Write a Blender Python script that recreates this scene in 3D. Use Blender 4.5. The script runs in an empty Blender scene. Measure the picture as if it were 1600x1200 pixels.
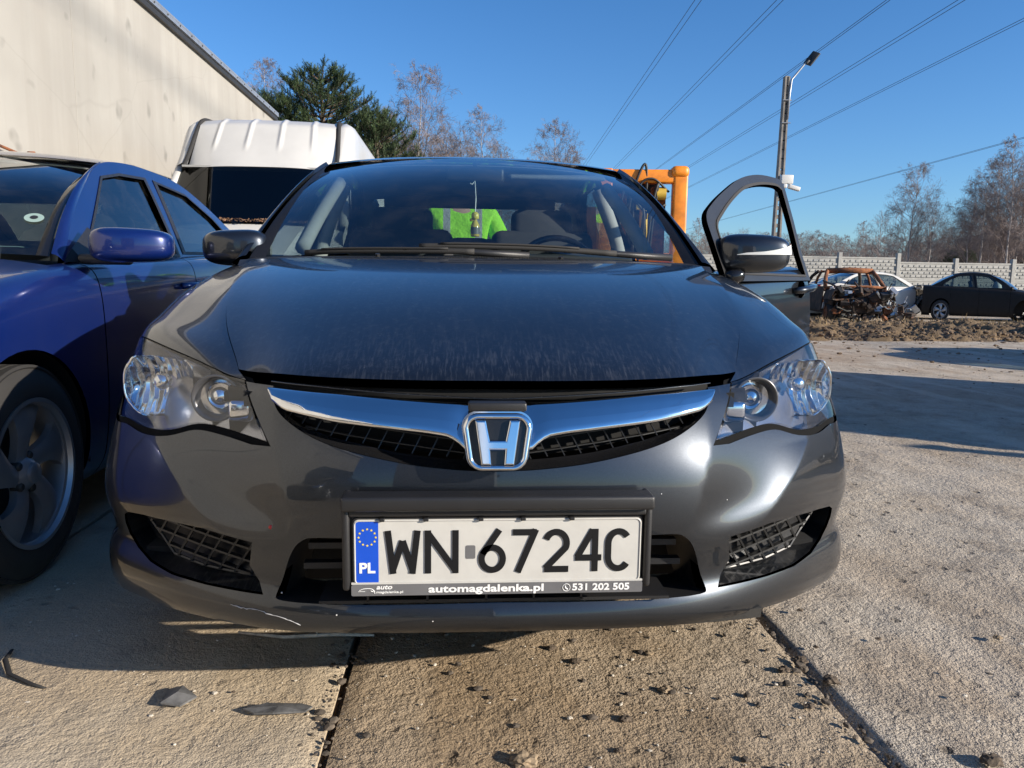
import bpy, bmesh, math, random
import numpy as np
from mathutils import Vector, Matrix, geometry
random.seed(7); RNG = np.random.default_rng(7)
sc = bpy.context.scene
COL = sc.collection
# ---------------------------------------------------------------- camera, sky, sun, exposure
cam = bpy.data.cameras.new('camera'); co = bpy.data.objects.new('camera', cam); COL.objects.link(co); sc.camera = co
cam.sensor_width = 36.0; cam.lens = 1200/1600*36.0; cam.clip_start = .02; cam.clip_end = 3000
YAW, PIT, ROL = math.radians(4.2), math.radians(7.83), math.radians(.8)
_f = Vector((math.sin(YAW)*math.cos(PIT), math.cos(YAW)*math.cos(PIT), -math.sin(PIT)))
_r = _f.cross(Vector((0, 0, 1))).normalized(); _u = _r.cross(_f)
_r2 = _r*math.cos(ROL)+_u*math.sin(ROL); _u2 = -_r*math.sin(ROL)+_u*math.cos(ROL)
co.matrix_world = Matrix(((_r2.x, _u2.x, -_f.x, -.078), (_r2.y, _u2.y, -_f.y, -1.365), (_r2.z, _u2.z, -_f.z, .9), (0, 0, 0, 1)))
SUN_EL, SUN_AZ = math.radians(19), math.radians(28)      # azimuth measured from +x towards -y
sdir = Vector((math.cos(SUN_EL)*math.cos(SUN_AZ), -math.cos(SUN_EL)*math.sin(SUN_AZ), math.sin(SUN_EL)))
w = bpy.data.worlds.new('World'); sc.world = w; w.use_nodes = True
nt = w.node_tree; bg = nt.nodes['Background']; sky = nt.nodes.new('ShaderNodeTexSky'); sky.sky_type = 'NISHITA'
sky.sun_disc = False; sky.sun_elevation = SUN_EL; sky.sun_rotation = math.radians(90)+SUN_AZ
sky.air_density = 1.0; sky.dust_density = .25; sky.ozone_density = 3.2; sky.altitude = 100
_tc = nt.nodes.new('ShaderNodeTexCoord'); _sp = nt.nodes.new('ShaderNodeSeparateXYZ'); _rp = nt.nodes.new('ShaderNodeValToRGB'); _mx = nt.nodes.new('ShaderNodeMix'); _mx.data_type = 'RGBA'; _mx.blend_type = 'MULTIPLY'; _mx.inputs[0].default_value = 1
nt.links.new(_tc.outputs['Generated'], _sp.inputs[0]); nt.links.new(_sp.outputs[2], _rp.inputs[0])       # clear winter air: bluer than the default sky
_rp.color_ramp.elements[0].position = 0; _rp.color_ramp.elements[0].color = (.72, .96, 1.25, 1); _rp.color_ramp.elements[1].position = .38; _rp.color_ramp.elements[1].color = (.47, .88, 1.25, 1)
nt.links.new(sky.outputs[0], _mx.inputs[6]); nt.links.new(_rp.outputs[0], _mx.inputs[7]); nt.links.new(_mx.outputs[2], bg.inputs[0]); bg.inputs[1].default_value = .082
sl = bpy.data.lights.new('sun', 'SUN'); sl.energy = 5.0; sl.angle = math.radians(.5); sl.color = (1, .90, .77)
so = bpy.data.objects.new('sun', sl); COL.objects.link(so); so.rotation_euler = sdir.to_track_quat('Z', 'Y').to_euler()
vs = sc.view_settings; vs.view_transform = 'Standard'; vs.look = 'None'; vs.exposure = 0.75; vs.gamma = 1; vs.use_curve_mapping = False
sc.render.engine = 'CYCLES'
# ---------------------------------------------------------------- materials
class NT:
    def __init__(s, name):
        s.m = bpy.data.materials.new(name); s.m.use_nodes = True; s.t = s.m.node_tree; s.b = s.t.nodes['Principled BSDF']; s.out = s.t.nodes['Material Output']
    def n(s, typ, **kw):
        o = s.t.nodes.new('ShaderNode'+typ)
        for k, v in kw.items(): setattr(o, k, v)
        return o
    def l(s, a, b): s.t.links.new(a, b)
    def coord(s, kind='Object', scale=(1, 1, 1)):
        c = s.n('TexCoord'); m = s.n('Mapping'); m.inputs['Scale'].default_value = scale; s.l(c.outputs[kind], m.inputs[0]); return m.outputs[0]
    def world(s, scale=(1, 1, 1)):
        c = s.n('NewGeometry'); m = s.n('Mapping'); m.inputs['Scale'].default_value = scale; s.l(c.outputs['Position'], m.inputs[0]); return m.outputs[0]
    def noise(s, vec, scale, detail=4, rough=.55, dist=0):
        o = s.n('TexNoise'); o.inputs['Scale'].default_value = scale; o.inputs['Detail'].default_value = detail; o.inputs['Roughness'].default_value = rough
        o.inputs['Distortion'].default_value = dist; s.l(vec, o.inputs['Vector']); return o.outputs['Fac']
    def ramp(s, fac, stops):
        o = s.n('ValToRGB'); e = o.color_ramp.elements
        while len(e) < len(stops): e.new(.5)
        for k, (p, c) in enumerate(stops):
            e[k].position = p; e[k].color = (*c, 1) if not isinstance(c, (int, float)) else (c, c, c, 1)
        s.l(fac, o.inputs[0]); return o.outputs[0]
    def mix(s, fac, a, b):
        o = s.n('Mix', data_type='RGBA')
        if isinstance(fac, (int, float)): o.inputs[0].default_value = fac
        else: s.l(fac, o.inputs[0])
        for k, v in ((6, a), (7, b)):
            if isinstance(v, tuple): o.inputs[k].default_value = (*v, 1)
            else: s.l(v, o.inputs[k])
        return o.outputs[2]
    def math(s, op, a, b=0.):
        o = s.n('Math', operation=op)
        for k, v in ((0, a), (1, b)):
            if isinstance(v, (int, float)): o.inputs[k].default_value = v
            else: s.l(v, o.inputs[k])
        return o.outputs[0]
    def bump(s, h, strength, dist=.01, normal=None):
        o = s.n('Bump'); o.inputs['Strength'].default_value = strength; o.inputs['Distance'].default_value = dist; s.l(h, o.inputs['Height'])
        if normal is not None: s.l(normal, o.inputs['Normal'])
        return o.outputs[0]
    def set(s, **kw):
        for k, v in kw.items():
            i = s.b.inputs[k.replace('_', ' ')]
            if isinstance(v, tuple): i.default_value = (*v, 1)
            elif isinstance(v, (int, float)): i.default_value = v
            else: s.l(v, i)
        return s
def plain(name, col, rough=.5, metal=0., bump=0, bscale=200, var=.12, vscale=8, coat=0, spec=.5):
    s = NT(name); v = s.coord()
    n = s.noise(v, vscale, 3); c = s.mix(s.ramp(n, [(.3, 0.), (.7, 1.)]), tuple(x*(1-var) for x in col), tuple(min(1, x*(1+var)) for x in col))
    s.set(Base_Color=c, Roughness=rough, Metallic=metal, Coat_Weight=coat, Specular_IOR_Level=spec)
    if coat: s.set(Coat_Roughness=.04)
    if bump: s.set(Normal=s.bump(s.noise(v, bscale, 3), bump, .002))
    return s.m
def paint(name, col, metal=.75, rough=.36, dust=.35, dustcol=(.32, .30, .27), orange=.0):
    s = NT(name); v = s.coord(); g = s.n('NewGeometry')
    sep = s.n('SeparateXYZ'); s.l(g.outputs['Normal'], sep.inputs[0])
    up = s.ramp(sep.outputs[2], [(.55, 0.), (1., 1.)])
    big = s.noise(v, 2.2, 5, .6); fine = s.noise(v, 70, 4, .75); streak = s.noise(s.coord('Object', (55, 9, 9)), 1.0, 3, .6)
    d = s.math('MULTIPLY', s.ramp(fine, [(.52, 0.), (.70, 1.)]), s.ramp(big, [(.35, .3), (.65, 1.)]))
    sc3 = s.n('SeparateXYZ'); s.l(v, sc3.inputs[0]); fm = s.ramp(sc3.outputs[1], [(.12, 1.), (.32, 0.)])
    st = s.math('MULTIPLY', s.ramp(s.noise(s.coord('Object', (190, 24, 11)), 1.0, 4, .65), [(.50, 0.), (.66, 1.)]), s.math('MULTIPLY', fm, 1.3))
    st = s.math('ADD', st, s.math('MULTIPLY', s.ramp(streak, [(.5, 0.), (.75, 1.)]), .35))
    spk = s.n('TexVoronoi'); spk.inputs['Scale'].default_value = 42; s.l(v, spk.inputs['Vector'])
    d = s.math('ADD', d, s.math('MULTIPLY', s.ramp(spk.outputs['Distance'], [(.03, 2.2), (.10, 0.)]), s.ramp(big, [(.45, 0.), (.6, 1.)])))
    d = s.math('ADD', d, st); d = s.math('MULTIPLY', d, up); d = s.math('MULTIPLY', d, dust)
    low = s.math('MULTIPLY', s.ramp(big, [(.4, 0.), (.7, 1.)]), .02)
    d = s.math('ADD', d, low)
    flake = s.n('TexVoronoi'); flake.inputs['Scale'].default_value = 900; s.l(v, flake.inputs['Vector'])
    fl = s.ramp(flake.outputs['Color'], [(.0, .82), (1., 1.2)])
    mul = s.n('Mix', data_type='RGBA', blend_type='MULTIPLY'); mul.inputs[0].default_value = 1; mul.inputs[6].default_value = (*col, 1); s.l(fl, mul.inputs[7])
    s.set(Base_Color=s.mix(d, mul.outputs[2], dustcol), Metallic=s.math('MULTIPLY', s.math('SUBTRACT', 1, d), metal), Roughness=rough)
    s.set(Coat_Weight=1.0, Coat_Roughness=s.math('ADD', s.math('MULTIPLY', d, .5), .025), Coat_IOR=1.5)
    return s.m
def glassmat(name, tint=(.72, .80, .78), refl=1.0, dirt=.04):
    s = NT(name); s.t.nodes.remove(s.b)
    tr = s.n('BsdfTransparent'); tr.inputs[0].default_value = (*tint, 1)
    gl = s.n('BsdfGlossy'); gl.inputs['Roughness'].default_value = 0.01; gl.inputs[0].default_value = (1, 1, 1, 1)
    df = s.n('BsdfDiffuse'); df.inputs[0].default_value = (.5, .48, .43, 1)
    ge = s.n('NewGeometry'); dp = s.n('VectorMath', operation='DOT_PRODUCT'); s.l(ge.outputs['Normal'], dp.inputs[0]); s.l(ge.outputs['Incoming'], dp.inputs[1])
    cs = s.math('SUBTRACT', 1.0, s.math('ABSOLUTE', dp.outputs['Value'])); fr5 = s.math('ADD', s.math('MULTIPLY', s.math('POWER', cs, 5.0), .93), .07)
    m = s.n('MixShader'); s.l(s.math('MINIMUM', s.math('MULTIPLY', fr5, refl), 1.0), m.inputs[0]); s.l(tr.outputs[0], m.inputs[1]); s.l(gl.outputs[0], m.inputs[2])
    m2 = s.n('MixShader'); v = s.coord(); nz = s.ramp(s.noise(v, 9, 6, .7), [(.45, 0.), (.8, 1.)])
    s.l(s.math('MULTIPLY', nz, dirt*2), m2.inputs[0]); s.l(m.outputs[0], m2.inputs[1]); s.l(df.outputs[0], m2.inputs[2])
    s.l(m2.outputs[0], s.out.inputs[0]); return s.m
M = {}
M['grey_paint'] = paint('grey_paint', (.037, .042, .050), .88, .37, .19)
M['blue_paint'] = paint('blue_paint', (.003, .014, .105), .25, .30, .04)
M['white_paint'] = plain('white_paint', (.54, .53, .50), .35, 0, 0, var=.06, vscale=3, coat=.4)
M['black_paint'] = paint('black_paint', (.005, .005, .006), .0, .3, .1)
M['seal_black'] = plain('seal_black', (.006, .006, .006), .8, spec=.08)
M['dull_black'] = plain('dull_black', (.007, .007, .008), .5, 0, .2, 30, .3, spec=.3)  # even near-black with weak specular and random mottling
M['chrome'] = plain('chrome', (.80, .81, .83), .06, 1., var=.02)
M['reflector'] = plain('reflector', (.82, .83, .85), .10, 1., var=.03)
M['black_plastic'] = plain('black_plastic', (.018, .018, .019), .42, 0, .25, 700)
M['gloss_black'] = plain('gloss_black', (.010, .010, .011), .12)
M['rubber'] = plain('rubber', (.022, .021, .020), .75, 0, .3, 300)
M['grille_plastic'] = plain('grille_plastic', (.022, .022, .022), .38, 0, 0)
M['void'] = plain('void', (.004, .004, .004), .9)
M['dark_metal'] = plain('dark_metal', (.06, .058, .055), .55, .6, .3, 60)
M['rim_grey'] = plain('rim_grey', (.36, .37, .39), .38, .75, .1, 120)
M['fabric_dark'] = plain('fabric_dark', (.03, .032, .036), .9, 0, .3, 400)
M['fabric_grey'] = plain('fabric_grey', (.30, .30, .29), .9, 0, .3, 400)
M['glass'] = glassmat('glass', (.62, .72, .72), 1.6, .012)
M['side_glass'] = glassmat('side_glass', (.45, .52, .52), 1.3, .015)
M['van_glass'] = glassmat('van_glass', (.16, .18, .18), .8, .0)
M['lens'] = glassmat('lens', (.93, .94, .95), .9, .02)
M['dark_glass'] = glassmat('dark_glass', (.10, .12, .12), 1.1, .0)
M['clear_lens'] = plain('clear_lens', (.75, .75, .72), .15, 0, 0, 30, .1, 20)
M['plate_white'] = plain('plate_white', (.52, .51, .475), .45, 0, .05, 80, .05, 30)
M['plate_blue'] = plain('plate_blue', (.006, .07, .50), .4)
M['ink'] = plain('ink', (.006, .006, .007), .55, spec=.3)
M['star_yellow'] = plain('star_yellow', (.80, .62, .05), .5)
M['white_ink'] = plain('white_ink', (.80, .80, .78), .5)
M['strip_grey'] = plain('strip_grey', (.13, .13, .135), .4)
M['amber'] = plain('amber', (.75, .25, .02), .3)
M['red_lens'] = plain('red_lens', (.5, .02, .02), .2)
M['concrete_grey'] = plain('concrete_grey', (.36, .35, .32), .9, 0, .5, 60, .15, 6)
M['orange_paint'] = plain('orange_paint', (.72, .22, .01), .45, 0, .2, 30, .25, 7, coat=.2)
M['hose'] = plain('hose', (.015, .015, .015), .5)
M['yellow_fit'] = plain('yellow_fit', (.65, .42, .06), .5, .2)
M['wood_bark_birch'] = plain('wood_bark_birch', (.34, .31, .29), .9, 0, .4, 30, .45, 5)
M['twig'] = plain('twig', (.19, .15, .135), .9, 0, 0, 30, .3, 2)
M['bark_dark'] = plain('bark_dark', (.10, .075, .055), .9, 0, .4, 30, .3)
M['airbag'] = plain('airbag', (.7, .7, .68), .8)
M['skin'] = plain('skin', (.50, .30, .22), .5)
M['cream'] = plain('cream', (.75, .62, .12), .3, 0, 0, 30, .3, 40)
M['bottle'] = plain('bottle', (.55, .42, .10), .15, 0, 0, 30, .2)
M['galv'] = plain('galv', (.45, .46, .47), .4, .7, .2, 40)
def rustmat():
    s = NT('rust'); v = s.coord(); n = s.noise(v, 4, 6, .7); n2 = s.noise(v, 22, 4, .7)
    c = s.ramp(n, [(.35, (.045, .022, .014)), (.5, (.26, .085, .025)), (.68, (.42, .17, .06))])
    s.set(Base_Color=s.mix(s.ramp(n2, [(.4, 0.), (.7, 1.)]), c, (.10, .05, .035)), Roughness=.9, Normal=s.bump(n2, .6, .01)); return s.m
M['rust'] = rustmat()
def charmat():
    s = NT('char'); v = s.coord(); n = s.noise(v, 5, 6, .7)
    s.set(Base_Color=s.ramp(n, [(.35, (.010, .009, .008)), (.55, (.045, .030, .022)), (.72, (.16, .07, .035)), (.8, (.3, .28, .26))]), Roughness=.9, Normal=s.bump(n, .6, .02)); return s.m
M['char'] = charmat()
def wallmat():
    s = NT('cast_concrete'); v = s.world()
    big = s.noise(v, .5, 5, .6); streak = s.noise(s.world((1, 1.6, .12)), 2.0, 5, .6); fine = s.noise(v, 24, 5, .65); sp = s.noise(v, 2.6, 2, .4)
    c = s.ramp(big, [(.3, (.30, .285, .255)), (.7, (.37, .352, .315))])
    c = s.mix(s.math('MULTIPLY', s.ramp(streak, [(.42, 0.), (.66, 1.)]), .5), c, (.27, .25, .22))
    c = s.mix(s.math('MULTIPLY', s.ramp(sp, [(.66, 0.), (.74, 1.)]), .8), c, (.19, .18, .16))
    cr = s.n('TexVoronoi', feature='DISTANCE_TO_EDGE'); cr.inputs['Scale'].default_value = .35
    wv = s.n('Mix', data_type='VECTOR'); wv.inputs[0].default_value = .12; s.l(v, wv.inputs[4])
    nz = s.n('TexNoise'); nz.inputs['Scale'].default_value = 1.5; s.l(v, nz.inputs['Vector']); s.l(nz.outputs['Color'], wv.inputs[5]); s.l(wv.outputs[1], cr.inputs['Vector'])
    c = s.mix(s.math('MULTIPLY', s.ramp(cr.outputs['Distance'], [(.0, 1.), (.004, 0.)]), .12), c, (.15, .14, .12))
    h = s.math('ADD', s.math('MULTIPLY', fine, .4), streak)
    s.set(Base_Color=c, Roughness=.85, Normal=s.bump(h, .25, .02)); return s.m
M['wall'] = wallmat()
def groundmat(name, base, dark, brown, bump=1.0, grit=.5, seed=0.):
    s = NT(name); c = s.n('NewGeometry'); mp = s.n('Mapping'); mp.inputs['Location'].default_value = (seed, seed*2, 0); s.l(c.outputs['Position'], mp.inputs[0]); v = mp.outputs[0]
    big = s.noise(v, .9, 6, .65); mid = s.noise(v, 5, 5, .65); fine = s.noise(v, 90, 3, .7); fine2 = s.noise(v, 230, 2, .6); lump = s.noise(v, 28, 4, .7)
    col = s.mix(s.ramp(big, [(.40, 0.), (.58, 1.)]), base, brown)
    col = s.mix(s.math('MULTIPLY', s.ramp(mid, [(.5, 0.), (.74, 1.)]), .8), col, dark)
    col = s.mix(s.math('MULTIPLY', s.ramp(fine2, [(.35, 1.), (.5, 0.)]), grit), col, tuple(x*.45 for x in dark))
    col = s.mix(s.math('MULTIPLY', s.ramp(fine, [(.6, 0.), (.72, 1.)]), grit*.5), col, tuple(min(1, x*1.45) for x in base))
    h = s.math('ADD', s.math('MULTIPLY', fine, .5), s.math('MULTIPLY', fine2, .22)); h = s.math('ADD', h, s.math('MULTIPLY', lump, .9)); h = s.math('ADD', h, s.math('MULTIPLY', mid, 1.2))
    pt = s.n('TexVoronoi'); pt.inputs['Scale'].default_value = 13; s.l(v, pt.inputs['Vector']); msk = s.ramp(s.noise(v, 2.3, 3), [(.46, 0.), (.6, 1.)])
    pit = s.math('MULTIPLY', s.ramp(s.math('ADD', pt.outputs['Distance'], s.math('MULTIPLY', lump, .35)), [(.25, 1.), (.38, 0.)]), msk); pit = s.math('MULTIPLY', pit, min(1., grit*1.3))
    col = s.mix(s.math('MULTIPLY', pit, .8), col, tuple(x*.55 for x in dark)); h = s.math('SUBTRACT', h, s.math('MULTIPLY', pit, 1.1))
    wv = s.n('TexNoise'); wv.inputs['Scale'].default_value = 1.; mp2 = s.n('Mapping'); mp2.inputs['Scale'].default_value = (3.2, .35, 1); mp2.inputs['Rotation'].default_value = (0, 0, .5); s.l(v, mp2.inputs[0]); s.l(mp2.outputs[0], wv.inputs['Vector']); wv.inputs['Detail'].default_value = 4
    col = s.mix(s.math('MULTIPLY', s.ramp(wv.outputs['Fac'], [(.5, 0.), (.62, 1.)]), .35), col, tuple(min(1, x*1.3) for x in base))
    s.set(Base_Color=col, Roughness=.92, Specular_IOR_Level=.25, Normal=s.bump(h, .55*bump, .012)); return s.m
M['slab'] = groundmat('slab_concrete', (.52, .445, .335), (.30, .245, .18), (.47, .375, .255), 1.3, .35)
M['slab_dirty'] = groundmat('slab_dirty', (.40, .325, .235), (.17, .13, .088), (.34, .25, .155), 2.2, .55, 1.7)
M['gravel'] = groundmat('gravel_ground', (.50, .44, .355), (.22, .18, .14), (.42, .34, .25), 2.2, .8, 3.)
M['mud'] = groundmat('mud', (.19, .135, .08), (.06, .043, .03), (.24, .165, .09), 2.5, .7, 5.)
# ---------------------------------------------------------------- spline surfaces
def _ncs(n):
    """matrix of second derivatives of the natural cubic spline through n uniform knots"""
    A = np.zeros((n, n)); Bm = np.zeros((n, n)); A[0, 0] = A[-1, -1] = 1
    for i in range(1, n-1):
        A[i, i-1:i+2] = (1, 4, 1); Bm[i, i-1:i+2] = (6, -12, 6)
    return np.linalg.solve(A, Bm)
def _basis(n, s):
    s = np.clip(np.asarray(s, float), 0, n-1); k = np.minimum(s.astype(int), n-2); b = s-k; a = 1-b
    M = _ncs(n); W = np.zeros((len(s), n)); r = np.arange(len(s))
    W[r, k] += a; W[r, k+1] += b
    return W + ((a**3-a)/6)[:, None]*M[k] + ((b**3-b)/6)[:, None]*M[k+1]
class Surf:
    """smooth surface through a net P[i][j] = (x, y, z); parameters s in 0..ni-1, t in 0..nj-1"""
    def __init__(self, P, disp=None, hint=(0, -1, 0)):
        self.P = np.array(P, float); self.ni, self.nj = self.P.shape[:2]; self.disp = disp
        self.S, self.T = np.meshgrid(np.linspace(0, self.ni-1, 241), np.linspace(0, self.nj-1, 241), indexing='ij')
        self.S = self.S.ravel(); self.T = self.T.ravel(); self.G = self.raw(self.S, self.T)
        m = self.normal([(self.ni-1)*.5], [(self.nj-1)*.5])[0]; self.flip = float(np.dot(m, hint)) < 0
    def raw(self, s, t):
        return np.einsum('ki,ijc,kj->kc', _basis(self.ni, s), self.P, _basis(self.nj, t))
    def rawn(self, s, t):
        e = 1e-3
        du = self.raw(np.asarray(s)+e, t)-self.raw(np.asarray(s)-e, t); dv = self.raw(s, np.asarray(t)+e)-self.raw(s, np.asarray(t)-e)
        n = np.cross(du, dv); return n/np.maximum(np.linalg.norm(n, axis=1), 1e-12)[:, None]
    def __call__(self, s, t):
        s = np.asarray(s, float); t = np.asarray(t, float); p = self.raw(s, t)
        if self.disp is not None: p = p + self.disp(p)
        return p
    def normal(self, s, t):
        s = np.asarray(s, float); t = np.asarray(t, float); e = 4e-3
        s0 = np.clip(s-e, 0, self.ni-1); s1 = np.clip(s+e, 0, self.ni-1); t0 = np.clip(t-e, 0, self.nj-1); t1 = np.clip(t+e, 0, self.nj-1)
        n = np.cross(self(s1, t)-self(s0, t), self(s, t1)-self(s, t0))
        return n/np.maximum(np.linalg.norm(n, axis=1), 1e-12)[:, None]
    def inv(self, pts, ax=(0, 2)):
        """parameters of the surface points whose coordinates ax match pts"""
        pts = np.asarray(pts, float); Q = self.G[:, ax]; out = []
        for p in pts:
            k = np.argmin(((Q-p)**2).sum(1)); s, t = self.S[k], self.T[k]
            for _ in range(6):
                e = 1e-3; q = self.raw([s, s+e, s], [t, t, t+e])[:, ax]
                J = np.array([(q[1]-q[0])/e, (q[2]-q[0])/e]).T; r = p-q[0]
                try: d = np.linalg.lstsq(J, r, rcond=1e-4)[0]
                except Exception: break
                d = np.clip(d, -.3, .3); s = min(max(s+d[0], 0), self.ni-1); t = min(max(t+d[1], 0), self.nj-1)
            out.append((s, t))
        return np.array(out)
def nose_disp(p):
    """pressed hollow of the bumper below the lamp, between two soft creases"""
    x, y, z = np.abs(p[:, 0]), p[:, 1], p[:, 2]
    xc = .387+.31*np.clip(z-.472, -.06, .11); x2 = .555+1.05*np.clip(z-.419, -.02, .14)
    w = 1/(1+np.exp(-(z-.435)/.014))/(1+np.exp((z-.650)/.018))
    u = (x-xc)/(x2-xc); p = .085*u*(1-u); h = .5*(p+np.sqrt(p*p+.0016**2))
    return np.stack([0*h, h*w, 0*h], 1)
# ---------------------------------------------------------------- front clip of the grey saloon (right half, nose at y = 0)
def nose_net():
    face = [(0,0),(.18,.006),(.34,.026),(.46,.066),(.57,.128),(.675,.205),(.765,.29),(.838,.372),(.882,.47),(.902,.60),(.907,.78),(.908,.98),(.908,1.2),(.906,1.42)]
    edge = [(0,.08,.703),(.18,.088,.703),(.34,.130,.703),(.44,.19,.702),(.53,.26,.702),(.63,.35,.722),(.735,.45,.738),(.815,.54,.748),(.865,.62,.744),(.893,.72,.72),(.905,.83,.69),(.908,1.02,.66),(.908,1.22,.64),(.906,1.43,.62)]
    cowl = [(0,1.06,.955),(.20,1.065,.955),(.38,1.09,.954),(.56,1.13,.951),(.715,1.19,.946),(.765,1.25,.946),(.800,1.32,.940),(.832,1.35,.932),(.862,1.38,.915),(.885,1.4,.89),(.900,1.42,.85),(.904,1.43,.79),(.905,1.44,.73),(.906,1.45,.67)]
    net = []
    for (fx, fy), (ex, ey, ez), (cx, cy, cz) in zip(face, edge, cowl):
        col = []
        for r, g in ((1,1),(.78,.885),(.55,.72),(.33,.50),(.14,.24),(0,0)):
            x = ex+(cx-ex)*(r**1.15); y = ey+(cy-ey)*r; col.append((x, y, ez+(cz-ez)*g))
        c = fx/.907
        for z, fr, ins in ((.645,.52,.0),(.57,.17,.0),(.485,.0,.0),(.40,.0,.004),(.325,.0,.020),(.285,.0,.008),(.255-.03*c*c,.0,.002),(.236-.05*c**2,.0,.012)):
            x = fx+(ex-fx)*fr; y = fy+(ey-fy)*fr
            # inward, roughly along the plan normal
            nx, ny = -c**3, 1-.6*c**3; ins += .006*max(0, (.40-z)/.2)*c**2
            ins -= .024*c**4*min(1, max(0, (.52-z)/.10))
            x += .002*c**5; y -= .010*c**5*min(1, max(0, (.42-z)/.16))
            col.append((x+nx*ins, y+ny*ins, z))
        net.append(col)
    return net

def ring_net(path, side=1):
    """body side from the shoulder down: path = (x, y, shoulder z, extra tuck) around the car"""
    p = np.array(path, float); net = []
    for i in range(len(p)):
        a = p[max(i-1, 0)]; b = p[min(i+1, len(p)-1)]; d = b[:2]-a[:2]; d /= np.linalg.norm(d); n = np.array([-d[1], d[0]])  # inward
        if i == 0: n = np.array([0, 1.])
        if i == len(p)-1: n = np.array([0, -1.])
        zb = p[i, 2]; c = []
        for ins, z in ((.10, zb+.012), (.035, zb-.012), (.008, zb-.085), (0, zb-(zb-.5)*.5), (0, .5), (.008, .37), (.03, .25), (.08, .18)):
            c.append((p[i, 0]+n[0]*ins, p[i, 1]+n[1]*ins, z))
        net.append(c)
    return net
# ---------------------------------------------------------------- object helpers
def tag(o, label=None, cat=None, group=None, kind=None):
    if label: o['label'] = label
    if cat: o['category'] = cat
    if group: o['group'] = group
    if kind: o['kind'] = kind
    return o
def empty(name, loc, rz=0., label=None, cat=None, group=None):
    o = bpy.data.objects.new(name, None); COL.objects.link(o); o.location = loc; o.rotation_euler = (0, 0, rz); o.empty_display_size = .2
    return tag(o, label, cat, group)
def link(name, me, mat, parent=None, loc=(0, 0, 0)):
    o = bpy.data.objects.new(name, me); COL.objects.link(o)
    if mat is not None and not me.materials: me.materials.append(mat)
    if parent is not None: o.parent = parent
    o.location = loc
    return o
def mesh(name, V, Fc, smooth=False, normals=None):
    me = bpy.data.meshes.new(name); me.from_pydata([tuple(map(float, v)) for v in V], [], [tuple(int(i) for i in f) for f in Fc]); me.update()
    if smooth: me.polygons.foreach_set('use_smooth', [True]*len(me.polygons))
    if normals is not None:
        me.normals_split_custom_set_from_vertices([tuple(map(float, n)) for n in normals])
    return me
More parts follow.
